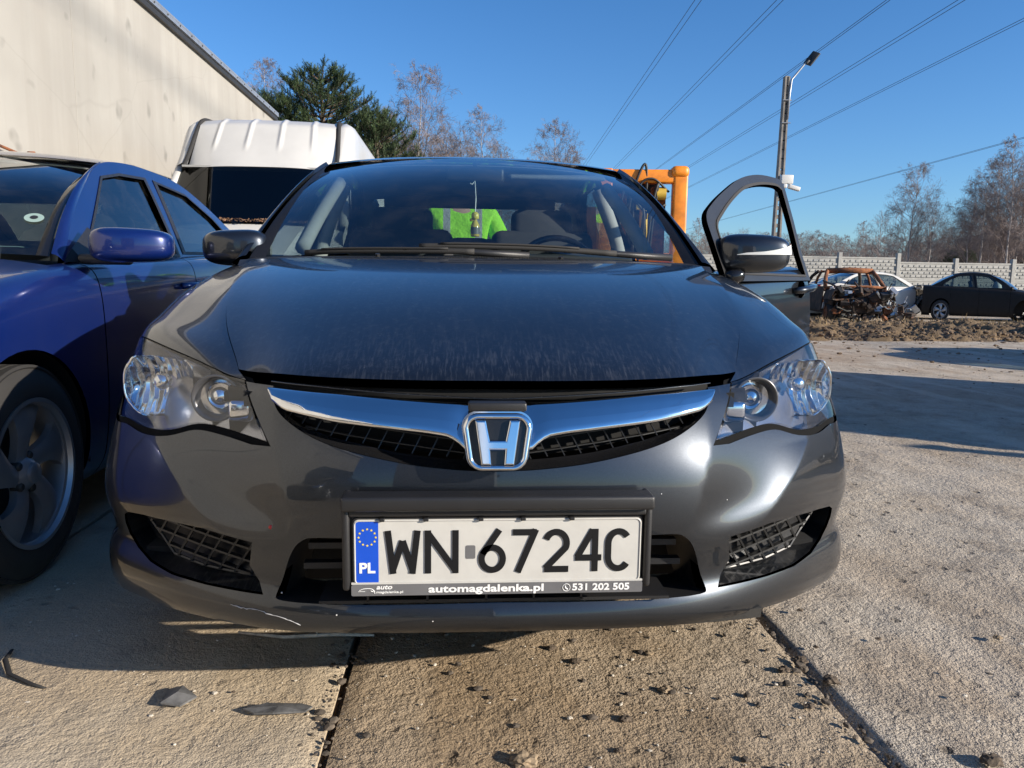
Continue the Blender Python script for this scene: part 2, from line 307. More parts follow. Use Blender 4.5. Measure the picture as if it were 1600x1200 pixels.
class MB:
    """collects simple shapes and links them as one mesh object"""
    def __init__(s): s.V = []; s.F = []
    def add(s, V, F):
        o = len(s.V); s.V += [tuple(v) for v in V]; s.F += [tuple(i+o for i in f) for f in F]; return s
    def box(s, c, d, rot=None, taper=1.0):
        x, y, z = d[0]/2, d[1]/2, d[2]/2; P = []
        for k in (-1, 1):
            t = taper if k > 0 else 1
            for i, j in ((-1, -1), (1, -1), (1, 1), (-1, 1)): P.append(Vector((i*x*t, j*y*t, k*z)))
        if rot is not None: P = [rot @ p for p in P]
        return s.add([p+Vector(c) for p in P], [(3, 2, 1, 0), (4, 5, 6, 7), (0, 1, 5, 4), (1, 2, 6, 5), (2, 3, 7, 6), (3, 0, 4, 7)])
    def bevbox(s, c, d, r=.01, rot=None):
        bm = bmesh.new(); bmesh.ops.create_cube(bm, size=1)
        for v in bm.verts: v.co = Vector((v.co.x*d[0], v.co.y*d[1], v.co.z*d[2]))
        bmesh.ops.bevel(bm, geom=bm.edges[:], offset=min(r, min(d)*.45), segments=3, affect='EDGES', profile=.5)
        P = [v.co.copy() for v in bm.verts]; Fs = [[v.index for v in f.verts] for f in bm.faces]; bm.free()
        if rot is not None: P = [rot @ p for p in P]
        return s.add([p+Vector(c) for p in P], Fs)
    def tube(s, pts, r, n=8, closed=False, cap=True, sy=1.0):
        pts = [Vector(p) for p in pts]; m = len(pts); rr = r if hasattr(r, '__len__') else [r]*m
        up = Vector((0, 0, 1)); R = []; prev = None
        for i in range(m):
            a = pts[(i-1) % m] if (i or closed) else pts[i]; b = pts[(i+1) % m] if (i < m-1 or closed) else pts[i]
            t = (b-a).normalized()
            if prev is None:
                x = t.cross(up if abs(t.z) < .9 else Vector((1, 0, 0))).normalized()
            else:
                x = (prev-t*prev.dot(t)).normalized()
            prev = x; y = t.cross(x)
            R += [pts[i]+(x*math.cos(2*math.pi*k/n)+y*math.sin(2*math.pi*k/n)*sy)*rr[i] for k in range(n)]
        Fs = []
        for i in range(m if closed else m-1):
            j = (i+1) % m
            for k in range(n): Fs.append((i*n+k, i*n+(k+1) % n, j*n+(k+1) % n, j*n+k))
        if cap and not closed: Fs += [tuple(range(n))[::-1], tuple(range((m-1)*n, m*n))]
        return s.add(R, Fs)
    def lathe(s, prof, c, axis='y', n=32, sgn=1, a0=0, a1=2*math.pi):
        """prof: (radius, along axis) pairs"""
        full = abs(a1-a0-2*math.pi) < 1e-6; cnt = n if full else n+1; P = []
        for (r, h) in prof:
            for k in range(cnt):
                a = a0+(a1-a0)*k/n; u, v = r*math.cos(a), r*math.sin(a)
                P.append({'y': (u, h*sgn, v), 'x': (h*sgn, u, v), 'z': (u, v, h*sgn)}[axis])
        Fs = []
        for i in range(len(prof)-1):
            for k in range(n):
                k2 = (k+1) % n if full else k+1; Fs.append((i*cnt+k, i*cnt+k2, (i+1)*cnt+k2, (i+1)*cnt+k))
        return s.add([Vector(p)+Vector(c) for p in P], Fs)
    def prism(s, poly, y0, y1, plane='xz'):
        n = len(poly); P = []
        for y in (y0, y1):
            for a, b in poly: P.append({'xz': (a, y, b), 'yz': (y, a, b), 'xy': (a, b, y)}[plane])
        tri = geometry.tessellate_polygon([[Vector((a, b, 0)) for a, b in poly]])
        Fs = [tuple(t) for t in tri]+[tuple(i+n for i in t[::-1]) for t in tri]+[(i, (i+1) % n, (i+1) % n+n, i+n) for i in range(n)]
        return s.add(P, Fs)
    def mesh(s, name, smooth=False, fix=True):
        me = mesh(name, s.V, s.F, smooth)
        if fix:
            bm = bmesh.new(); bm.from_mesh(me); bmesh.ops.recalc_face_normals(bm, faces=bm.faces); bm.to_mesh(me); bm.free()
            if smooth: me.polygons.foreach_set('use_smooth', [True]*len(me.polygons))
        return me
    def obj(s, name, mat, parent=None, smooth=False, loc=(0, 0, 0), auto=None):
        me = s.mesh(name, smooth or auto is not None)
        if auto is not None: me.set_sharp_from_angle(angle=math.radians(auto))
        return link(name, me, mat, parent, loc)
def bez(p, n=8):
    """Catmull-Rom through p"""
    p = [np.array(q, float) for q in p]; out = []
    q = [2*p[0]-p[1]]+p+[2*p[-1]-p[-2]]
    for i in range(1, len(q)-2):
        for k in range(n):
            t = k/n; out.append(.5*((2*q[i])+(-q[i-1]+q[i+1])*t+(2*q[i-1]-5*q[i]+4*q[i+1]-q[i+2])*t*t+(-q[i-1]+3*q[i]-3*q[i+1]+q[i+2])*t**3))
    out.append(p[-1]); return out
def resample(poly, step, closed=True):
    poly = [np.array(p, float) for p in poly]; out = []; m = len(poly)
    for i in range(m if closed else m-1):
        a, b = poly[i], poly[(i+1) % m]; k = max(1, int(np.ceil(np.linalg.norm(b-a)/step)))
        out += [a+(b-a)*j/k for j in range(k)]
    if not closed: out.append(poly[-1])
    return out
def inside(pts, poly):
    x, y = pts[:, 0], pts[:, 1]; r = np.zeros(len(pts), bool); P = np.asarray(poly); j = len(P)-1
    for i in range(len(P)):
        (xi, yi), (xj, yj) = P[i], P[j]
        with np.errstate(divide='ignore', invalid='ignore'):
            c = ((yi > y) != (yj > y)) & (x < (xj-xi)*(y-yi)/(yj-yi+1e-30)+xi)
        r ^= c; j = i
    return r
def trimmed(outer, holes, gstep, bstep):
    """triangulate a polygon with holes, with inner grid points: 2D points, triangles, boundary edges"""
    loops = [resample(outer, bstep)]+[resample(h, bstep) for h in holes]
    V = []; E = []
    for L in loops:
        o = len(V); V += [tuple(p) for p in L]; E += [(o+i, o+(i+1) % len(L)) for i in range(len(L))]
    B = np.array(V); lo, hi = B.min(0), B.max(0)
    gx, gy = np.meshgrid(np.arange(lo[0]+gstep/2, hi[0], gstep), np.arange(lo[1]+gstep/2, hi[1], gstep)); g = np.stack([gx.ravel(), gy.ravel()], 1)
    k = inside(g, loops[0])
    for L in loops[1:]: k &= ~inside(g, L)
    g = g[k]
    if len(g):
        d = np.full(len(g), 9e9)
        for c in range(0, len(B), 200): d = np.minimum(d, ((g[:, None]-B[None, c:c+200])**2).sum(2).min(1))
        g = g[d > (min(gstep, bstep)*.45)**2]
    allv = [Vector(p) for p in V]+[Vector(tuple(p)) for p in g]
    rv, re, rf, *_ = geometry.delaunay_2d_cdt(allv, E, [], 0, 1e-7)
    P = np.array([tuple(v) for v in rv]); T = np.array([f for f in rf if len(f) == 3])
    cen = P[T].mean(1); k = inside(cen, loops[0])
    for L in loops[1:]: k &= ~inside(cen, L)
    T = T[k]
    a, b, c = P[T[:, 0]], P[T[:, 1]], P[T[:, 2]]
    ar = (b[:, 0]-a[:, 0])*(c[:, 1]-a[:, 1])-(b[:, 1]-a[:, 1])*(c[:, 0]-a[:, 0]); T = T[np.abs(ar) > 1e-10]; ar = ar[np.abs(ar) > 1e-10]
    T[ar < 0] = T[ar < 0][:, ::-1]
    return P, T
def bedges(T):
    d = {}
    for t in T:
        for i in range(3):
            e = (t[i], t[(i+1) % 3]); k = (min(e), max(e)); d.setdefault(k, []).append(e)
    return [v[0] for v in d.values() if len(v) == 1]
def surf_panel(S, outer, holes=(), off=0., skirt=.012, gstep=.14, bstep=.07, mirror=None, kt=1.0, hole_skirt=None, thick=None):
    """panel cut out of a surface.  outer / holes in (s, t).  mirror: None one side, 'L' mirrored copy, 'both' one piece across x = 0
       returns V, F, N arrays"""
    o2 = [(a, b*kt) for a, b in outer]; h2 = [[(a, b*kt) for a, b in h] for h in holes]
    P, T = trimmed(o2, h2, gstep, bstep); s, t = P[:, 0], P[:, 1]/kt
    X = S(s, t); Nn = S.normal(s, t)
    sgn = -1 if S.flip else 1; Nn = Nn*sgn; X = X+Nn*off
    if sgn < 0: T = T[:, ::-1]
    V = [X]; NN = [Nn]; Fc = [tuple(f) for f in T]; n0 = len(X)
    be = bedges(T)
    hl = [np.asarray(resample(h, bstep)) for h in h2]
    idx = {}; extra = []; en = []
    def vert(i, mode):
        k = (i, mode)
        if k not in idx:
            p = X[i].copy(); n = Nn[i]
            if mode == 'd':
                dep = skirt
                if hl and hole_skirt is not None:
                    for h, hs in zip(hl, hole_skirt):
                        if np.min(((h-P[i])**2).sum(1)) < 1e-8: p = p+np.array(hs); break
                    else: p = p-n*skirt
                else: p = p-n*skirt
            idx[k] = n0+len(extra); extra.append(p)
            en.append(n)
        return idx[k]
    segs = []
    for a, b in be:
        if mirror == 'both' and abs(X[a][0]) < 1e-4 and abs(X[b][0]) < 1e-4: continue
        if skirt <= 0 and not hole_skirt: continue
        segs.append((a, b))
    # edge normals
    acc = {}
    for a, b in segs:
        a2, b2, c2 = vert(a, 'u'), vert(b, 'u'), vert(b, 'd'); d2 = vert(a, 'd'); E = np.array(extra)
        fn = np.cross(E[c2-n0]-E[a2-n0], E[b2-n0]-E[a2-n0])
        for q in (a2, b2, c2, d2): acc[q] = acc.get(q, 0)-fn
        Fc.append((b2, a2, d2, c2))
    if extra:
        ex = np.array(extra); e2 = np.array([acc.get(n0+k, en[k]) for k in range(len(extra))], float); e2 /= np.maximum(np.linalg.norm(e2, axis=1), 1e-12)[:, None]
        V.append(ex); NN.append(e2)
    V = np.concatenate(V); NN = np.concatenate(NN)
    if mirror == 'L':
        V = V*[-1, 1, 1]; NN = NN*[-1, 1, 1]; Fc = [f[::-1] for f in Fc]
    elif mirror == 'both':
        n = len(V); on = np.abs(V[:, 0]) < 1e-4; mp = np.where(on, np.arange(n), 0); k = n; 
        for i in np.where(~on)[0]: mp[i] = k; k += 1
        NN[on, 0] = 0; NN[on] /= np.maximum(np.linalg.norm(NN[on], axis=1), 1e-9)[:, None]
        V = np.concatenate([V, V[~on]*[-1, 1, 1]]); NN = np.concatenate([NN, NN[~on]*[-1, 1, 1]])
        Fc = Fc+[tuple(mp[i] for i in f[::-1]) for f in Fc]
    return V, Fc, NN
def panel(name, mat, parent, S, outer, holes=(), loc=(0, 0, 0), **kw):
    V, Fc, NN = surf_panel(S, outer, holes, **kw)
    return link(name, mesh(name, V, Fc, True, NN), mat, parent, loc)
def grid_obj(name, rows, mat, parent=None, loc=(0, 0, 0), smooth=True, thick=0, closed=False):
    """rows: list of equally long polylines"""
    A = np.array(rows, float); m, n = A.shape[:2]; V = A.reshape(-1, 3); Fc = [(i*n+j, i*n+j+1, (i+1)*n+j+1, (i+1)*n+j) for i in range(m-1) for j in range(n-1)]
    me = mesh(name, V, Fc, smooth)
    if thick:
        bm = bmesh.new(); bm.from_mesh(me); bmesh.ops.solidify(bm, geom=bm.faces[:], thickness=thick); bmesh.ops.recalc_face_normals(bm, faces=bm.faces); bm.to_mesh(me); bm.free()
        me.polygons.foreach_set('use_smooth', [smooth]*len(me.polygons)); me.set_sharp_from_angle(angle=math.radians(40))
    return link(name, me, mat, parent, loc)
def text_mesh(txt, size, mat, name, parent, loc, rot=(math.pi/2, 0, 0), extrude=.0006, bold=0., shear=0., align='LEFT', width=None):
    cu = bpy.data.curves.new(name, 'FONT'); cu.body = txt; cu.size = size; cu.extrude = extrude; cu.offset = bold; cu.shear = shear; cu.align_x = align; cu.resolution_u = 3
    tmp = bpy.data.objects.new('tmp_text', cu); COL.objects.link(tmp); bpy.context.view_layer.update()
    me = bpy.data.meshes.new_from_object(tmp.evaluated_get(bpy.context.evaluated_depsgraph_get())); bpy.data.objects.remove(tmp); bpy.data.curves.remove(cu)
    if width:
        xs = [v.co.x for v in me.vertices]; k = width/(max(xs)-min(xs)); x0 = min(xs)
        for v in me.vertices: v.co.x = (v.co.x-x0)*k
    me.materials.clear(); o = link(name, me, mat, parent, loc); o.rotation_euler = rot; return o
# ---------------------------------------------------------------- ground
def rough_strip(m, x0, x1, y0, y1, nx, ny, zf):
    V = []; F = []
    for j in range(ny+1):
        for i in range(nx+1): x = x0+(x1-x0)*i/nx; y = y0+(y1-y0)*j/ny; V.append((x, y, zf(x, y)))
    for j in range(ny):
        for i in range(nx): a = j*(nx+1)+i; F.append((a, a+1, a+nx+2, a+nx+1))
    m.add(V, F)
from mathutils import noise as mn
def gz(x, y):
    d = max(0., y-9)/15
    return -.10*min(1, d)
def gfine(x, y): return gz(x, y)+.010*mn.fractal(Vector((x*1.3, y*1.3, 0)), .8, 2, 4)+.0035*mn.noise(Vector((x*9, y*9, 3)))
m = MB()
xs = sorted(set(list(np.round(np.linspace(.768, 4.2, 150), 3))+[5, 7, 10, 15, 25, 45, 90, 200, 600]+[-600, -200, -60, -20, -8, -3.7, -3.6]+list(np.round(np.linspace(-3.5, .742, 8), 3))))
ys = sorted(set(list(np.round(np.linspace(-1.6, 5.5, 200), 3))+list(np.round(np.linspace(5.7, 12, 30), 3))+[13, 15, 18, 22, 26, 32, 45, 80, 150, 300, 700, -3, -6, -20, -100, -500]))
V = []; nx, ny = len(xs), len(ys)
for y in ys:
    for x in xs:
        z = gfine(x, y)-.006 if (.75 < x < 5 and -2 < y < 12) else gz(x, y)-.02
        if -3.65 < x < .75 and -3 < y < 7.6: z = -.05
        V.append((x, y, z))
m.add(V, [(j*nx+i, j*nx+i+1, (j+1)*nx+i+1, (j+1)*nx+i) for j in range(ny-1) for i in range(nx-1)])
GRD = m.obj('ground', M['gravel'], None, smooth=True); tag(GRD, kind='structure')
# slabs
for k in range(4):
    x1 = .742-k*1.078; x0 = x1-1.060
    for (y0, y1, st) in ((-3.6, -1.3, .2), (-1.285, 4.6, .035), (4.615, 8.0, .2)):
        m = MB(); nx = max(2, int((x1-x0)/st)); ny = int((y1-y0)/st); zo = random.uniform(-.003, .003)
        def zf(x, y, x0=x0, x1=x1):
            e = min(x-x0, x1-x); chip = .012*max(0, 1-e/.03)*(.5+.8*abs(mn.noise(Vector((x*3, y*7, 5)))))
            return zo+.003*mn.noise(Vector((x*2, y*2, k)))-chip
        rough_strip(m, x0, x1, y0, y1, nx, ny, zf)
        # sides
        n0 = len(m.V); loop = []; 
        for i in range(nx+1): loop.append(i)
        for j in range(1, ny+1): loop.append(j*(nx+1)+nx)
        for i in range(nx-1, -1, -1): loop.append(ny*(nx+1)+i)
        for j in range(ny-1, 0, -1): loop.append(j*(nx+1))
        m.V += [(m.V[i][0], m.V[i][1], -.06) for i in loop]; L_ = len(loop); m.F += [(loop[i], loop[(i+1) % L_], n0+(i+1) % L_, n0+i) for i in range(L_)]
        m.obj('concrete_slab', M['slab_dirty' if k == 0 else 'slab'], GRD, auto=50)
# mud bank behind the yard
m = MB()
def bz(x, y):
    u = (y-10.6-.05*(x-6))/5.4; 
    h = max(0, math.sin(math.pi*min(1, max(0, u))))**.5*.11
    n = mn.fractal(Vector((x*1.4, y*1.4, 2)), .7, 2.1, 5); n2 = mn.fractal(Vector((x*5, y*5, 7)), .6, 2, 3)
    n3 = mn.fractal(Vector((x*14, y*14, 4)), .5, 2, 2)
    return gz(x, y)-.03+h*(1+.5*n)+(.045*n2+.035*n3+.07*n)*(1 if 0 < u < 1 else 0)
rough_strip(m, 4, 24, 10.2, 17.2, 420, 140, bz); tag(m.obj('mud_bank', M['mud'], None, smooth=True), kind='structure')
# dry grass on the bank
m = MB()
for i in range(9000):
    x = random.uniform(6, 24); y = random.uniform(13.5, 17.6)+.3*mn.noise(Vector((x, 0, 0)))
    if mn.noise(Vector((x*.6, y*.8, 9))) < -.05: continue
    z = bz(x, y) if y < 17.2 else gz(x, y)-.02; h = random.uniform(.04, .15); a = random.uniform(0, 6.28); dx, dy = math.cos(a)*.006, math.sin(a)*.006; lx, ly = random.uniform(-.05, .05), random.uniform(-.05, .05)
    m.add([(x-dx, y-dy, z-.01), (x+dx, y+dy, z-.01), (x+lx, y+ly, z+h)], [(0, 1, 2)])
M['dry_grass'] = plain('dry_grass', (.34, .24, .12), .9, 0, 0, 30, .4, 3)
tag(m.mesh('dry_grass', False, False) and link('dry_grass', m.mesh('dry_grass', False, False), M['dry_grass']), kind='stuff')
# crumbs and pebbles lying about
def pebbles(name, n, fx, rmin, rmax, mat, flat=.6, zf=None):
    m = MB(); ico = [(-.53, 0, .85), (.53, 0, .85), (-.53, 0, -.85), (.53, 0, -.85), (0, .85, .53), (0, .85, -.53), (0, -.85, .53), (0, -.85, -.53), (.85, .53, 0), (-.85, .53, 0), (.85, -.53, 0), (-.85, -.53, 0)]
    fc = [(0, 4, 1), (0, 9, 4), (9, 5, 4), (4, 5, 8), (4, 8, 1), (8, 10, 1), (8, 3, 10), (5, 3, 8), (5, 2, 3), (2, 7, 3), (7, 10, 3), (7, 6, 10), (7, 11, 6), (11, 0, 6), (0, 1, 6), (6, 1, 10), (9, 0, 11), (9, 11, 2), (9, 2, 5), (7, 2, 11)]
    for _ in range(n):
        x, y = fx(); r = rmin*(rmax/rmin)**(random.random()**2.6); s = (r*random.uniform(.7, 1.4), r*random.uniform(.7, 1.4), r*flat*random.uniform(.6, 1.2)); a = random.uniform(0, 6.28)
        z = (0.0 if x < .742 else gfine(x, y)-.012) if -3 < y < 7 else gz(x, y)
        if zf: z = zf(x, y)
        m.add([(x+(p[0]*s[0]*math.cos(a)-p[1]*s[1]*math.sin(a))*random.uniform(.8, 1.2), y+(p[0]*s[0]*math.sin(a)+p[1]*s[1]*math.cos(a))*random.uniform(.8, 1.2), z+p[2]*s[2]+s[2]*.4) for p in ico], fc)
    me = m.mesh(name, False, False); tag(link(name, me, mat), kind='stuff')
M['pebble_light'] = plain('pebble_light', (.50, .45, .37), .85, 0, .4, 90, .35, 60)
M['crumb_dark'] = plain('crumb_dark', (.10, .08, .06), .95, 0, .5, 90, .5, 40)
pebbles('gravel_crumbs', 8500, lambda: (random.uniform(.78, 4.5), -1.3+7*random.random()**1.5), .0016, .010, M['pebble_light'])
pebbles('gravel_crumbs', 1500, lambda: (random.uniform(-2.2, .74), random.uniform(-.75, 1.1)), .0012, .0055, M['pebble_light'])
pebbles('dirt_crumbs', 5600, lambda: (random.uniform(-.30, 3.8), -1.3+6*random.random()**1.6), .0018, .011, M['crumb_dark'])
pebbles('dirt_crumbs', 900, lambda: (random.choice((-.3365, .7475))+random.gauss(0, .022), random.uniform(-1.2, 3.)), .003, .013, M['crumb_dark'])
M['clod_brown'] = plain('clod_brown', (.14, .097, .06), .95, 0, .6, 40, .55, 12)
pebbles('bank_clods', 9000, lambda: (random.uniform(5.2, 22), 10.7+random.random()**1.3*5.2), 0.014, .055, M['clod_brown'], .7, bz)
pebbles('yard_crumbs', 900, lambda: (random.uniform(1.5, 14), random.uniform(5, 12)), .008, .035, M['clod_brown'], .5)
# ---------------------------------------------------------------- cars
def st_poly(S, pts, ax=(0, 1, 2)):
    return [tuple(q) for q in S.inv(pts, ax)]
def arch(yc, r, z0=.10, n=22, a0=-.5, a1=math.pi+.5, zc=.317):
    return [(yc+r*math.cos(a0+(a1-a0)*k/n), zc+r*math.sin(a0+(a1-a0)*k/n)) for k in range(n+1)]
class Side:
    """greenhouse side: x = f(y, z)"""
    flip = False
    def __init__(s, xb, zb, k=.42, curve=.10, plan=None): s.xb, s.zb, s.k, s.c, s.plan = xb, zb, k, curve, plan
    def __call__(s, y, z):
        y = np.asarray(y, float); z = np.asarray(z, float); d = z-s.zb
        x = s.xb-s.k*d-s.c*d*np.maximum(d, 0)*1.0
        if s.plan is not None: x = x-s.plan(y)
        return np.stack([x, y, z], -1)
    def normal(s, y, z):
        e = 1e-3; y = np.asarray(y, float); z = np.asarray(z, float)
        n = np.cross(s(y+e, z)-s(y-e, z), s(y, z+e)-s(y, z-e)); return n/np.linalg.norm(n, axis=1)[:, None]
def wheel(parent, c, side, R=.317, rim=.215, width=.20, spokes=5, twist=.35, rim_mat='rim_grey', loc=(0, 0, 0), tyre_only=False, fine=False):
    """wheel facing side (+1 = +x).  returns the wheel part"""
    c = Vector(c); w2 = width/2; s = side; n = 72 if fine else 28
    t = MB(); g = []
    prof = [(rim-.005, -w2+.01), (rim+.012, -w2), (R-.045, -w2), (R-.012, -w2+.018)]
    if fine:
        for k in range(5):
            h0 = -w2+.03+k*.032; prof += [(R, h0), (R, h0+.022), (R-.008, h0+.024), (R-.008, h0+.030)]
    else: prof += [(R, -w2+.045), (R, w2-.045)]
    prof += [(R-.012, w2-.018), (R-.045, w2), (rim+.012, w2), (rim-.005, w2-.01)]
    t.lathe(prof, c, 'x', n, s)
    tyre = t.obj('tyre', M['rubber'], parent, auto=35, loc=loc)
    if tyre_only: return tyre
    r = MB(); r.lathe([(rim-.03, -w2), (rim, -w2+.01), (rim-.012, -w2+.04), (rim-.02, w2-.06), (rim-.012, w2-.02), (rim+.004, w2-.006), (rim+.006, w2+.002), (rim-.006, w2+.002), (rim-.012, w2-.012)], c, 'x', n, s)
    ro = r.obj('rim', M[rim_mat], tyre, auto=35); 
    d = MB(); d.lathe([(0, 0), (.15, 0), (.15, .01), (.0, .01)], c+Vector((s*(-.02), 0, 0)), 'x', 32, s); d.obj('brake_disc', M['dark_metal'], tyre, auto=30)
    for k in range(spokes):
        a = 2*math.pi*k/spokes+twist; sp = []
        for q in range(9):
            u = q/8; rr = .035+(rim-.045)*u; off = .30*(1-u)**1.5-.12*u; wd = .034+.050*u**1.5-.012*math.sin(u*math.pi)
            sp.append((rr, a+off, wd, w2-.040+.028*math.sin(u*math.pi*.8)-.012*u))
        V = []; F = []
        for (rr, aa, wd, h) in sp:
            ca, sa = math.cos(aa), math.sin(aa)
            for dw, dh in ((-1, -.022), (-1, 0), (-.35, .010), (.35, .010), (1, 0), (1, -.022)):
                V.append(c+Vector((s*(h+dh), rr*ca-dw*wd*sa, rr*sa+dw*wd*ca)))
        for i in range(8):
            for j in range(5): F.append((i*6+j, i*6+j+1, (i+1)*6+j+1, (i+1)*6+j))
            F.append((i*6+5, i*6, (i+1)*6, (i+1)*6+5))
        m = MB(); m.add(V, F); m.obj('spoke', M[rim_mat], tyre, auto=50)
    h = MB(); h.lathe([(.055, w2-.06), (.052, w2-.03), (.034, w2-.014), (.030, w2-.012), (.030, w2-.004), (.026, w2-.001), (0, w2+.001)], c, 'x', 32, s); h.obj('hub_cap', M[rim_mat], tyre, auto=40)
    for k in range(5):
        a = 2*math.pi*k/5+twist+.95; l = MB(); l.lathe([(.013, w2-.05), (.013, w2-.024), (.009, w2-.02), (0, w2-.02)], c+Vector((0, .052*math.cos(a), .052*math.sin(a))), 'x', 12, s); l.obj('wheel_nut', M['dark_metal'], tyre, auto=40)
    return tyre
def mirror_shell(name, mat, parent, c, dims, rz=0, loc=(0, 0, 0), sgn=1, p=2.6, bottom=None):
    """door mirror housing: superellipsoid with a flat glass side facing +y"""
    V = []; nu, nv = 40, 24; dx, dy, dz = dims; F = []
    f = lambda t: math.copysign(abs(t)**(2/p), t)
    for i in range(nv+1):
        ph = -math.pi/2+math.pi*i/nv
        for j in range(nu):
            th = 2*math.pi*j/nu; x = f(math.cos(ph))*f(math.cos(th)); y = f(math.cos(ph))*f(math.sin(th)); z = f(math.sin(ph))
            if y > 0: y *= .35
            taper = 1-.16*(sgn*x+1)/2; V.append(Vector((x*dx, y*dy*(1-.25*max(0, sgn*x)), z*dz*taper+.0)))
    for i in range(nv):
        for j in range(nu): F.append((i*nu+j, i*nu+(j+1) % nu, (i+1)*nu+(j+1) % nu, (i+1)*nu+j))
    R = Matrix.Rotation(rz, 3, 'Z'); m = MB(); m.add([R @ v+Vector(c) for v in V], F)
    return m.obj(name, mat, parent, smooth=True, loc=loc)
def seat(parent, x, y, mat, loc, w=.46, z0=.30, head=True):
    o = MB(); o.bevbox((x, y-.22, z0+.10), (w, .48, .16), .05)
    rot = Matrix.Rotation(-.30, 3, 'X'); o.bevbox((x, y+.10, z0+.46), (w, .13, .66), .055, rot)
    s = o.obj('seat', M[mat], parent, auto=50, loc=loc)
    if head:
        h = MB(); h.bevbox((x, y+.205, z0+.79), (w*.60, .10, .20), .045, rot); h.tube([(x-.06, y+.2, z0+.66), (x-.06, y+.205, z0+.74)], .007); h.tube([(x+.06, y+.2, z0+.66), (x+.06, y+.205, z0+.74)], .007)
        h.obj('headrest', M[mat], s, auto=50)
    return s
FENDER_DEF = dict(
    wheels=(.92, 3.62), R=.317, archr=.36, w=.89, seams=(1.42, 2.40, 3.30),
    path=[(0, 0, .66), (.30, .012, .665), (.52, .06, .67), (.68, .15, .69), (.79, .28, .72), (.855, .48, .765), (.88, .78, .84), (.89, 1.2, .905), (.89, 1.7, .935), (.89, 2.3, .96), (.89, 3.0, .99), (.888, 3.6, 1.01), (.875, 4.1, 1.02), (.84, 4.4, 1.02), (.76, 4.56, 1.01), (.6, 4.63, 1.0), (.3, 4.67, .99), (0, 4.68, .985)],
    side=dict(xb=.80, zb=.94), hood_y=1.25,
    glassbase=((0, 1.12, .965), (.70, 1.36, .955)), glasstop=((0, 2.0, 1.375), (.565, 2.12, 1.335)),
    rearbase=((0, 4.05, 1.03), (.66, 3.85, 1.03)), reartop=((0, 3.28, 1.37), (.54, 3.24, 1.325)),
    rail=[(1.34, .93), (1.50, 1.055), (1.75, 1.205), (2.05, 1.345), (2.35, 1.395), (2.70, 1.405), (3.05, 1.385), (3.35, 1.30), (3.65, 1.17), (3.98, 1.03)],
    roofz=1.445,
    win_front=[(1.56, .985), (1.62, 1.03), (2.02, 1.292), (2.237, 1.330), (2.546, 1.349), (2.475, .985)],
    win_rear=[(2.668, 1.349), (3.07, 1.325), (3.36, 1.22), (3.56, 1.10), (3.60, 1.025), (2.566, 1.0)])
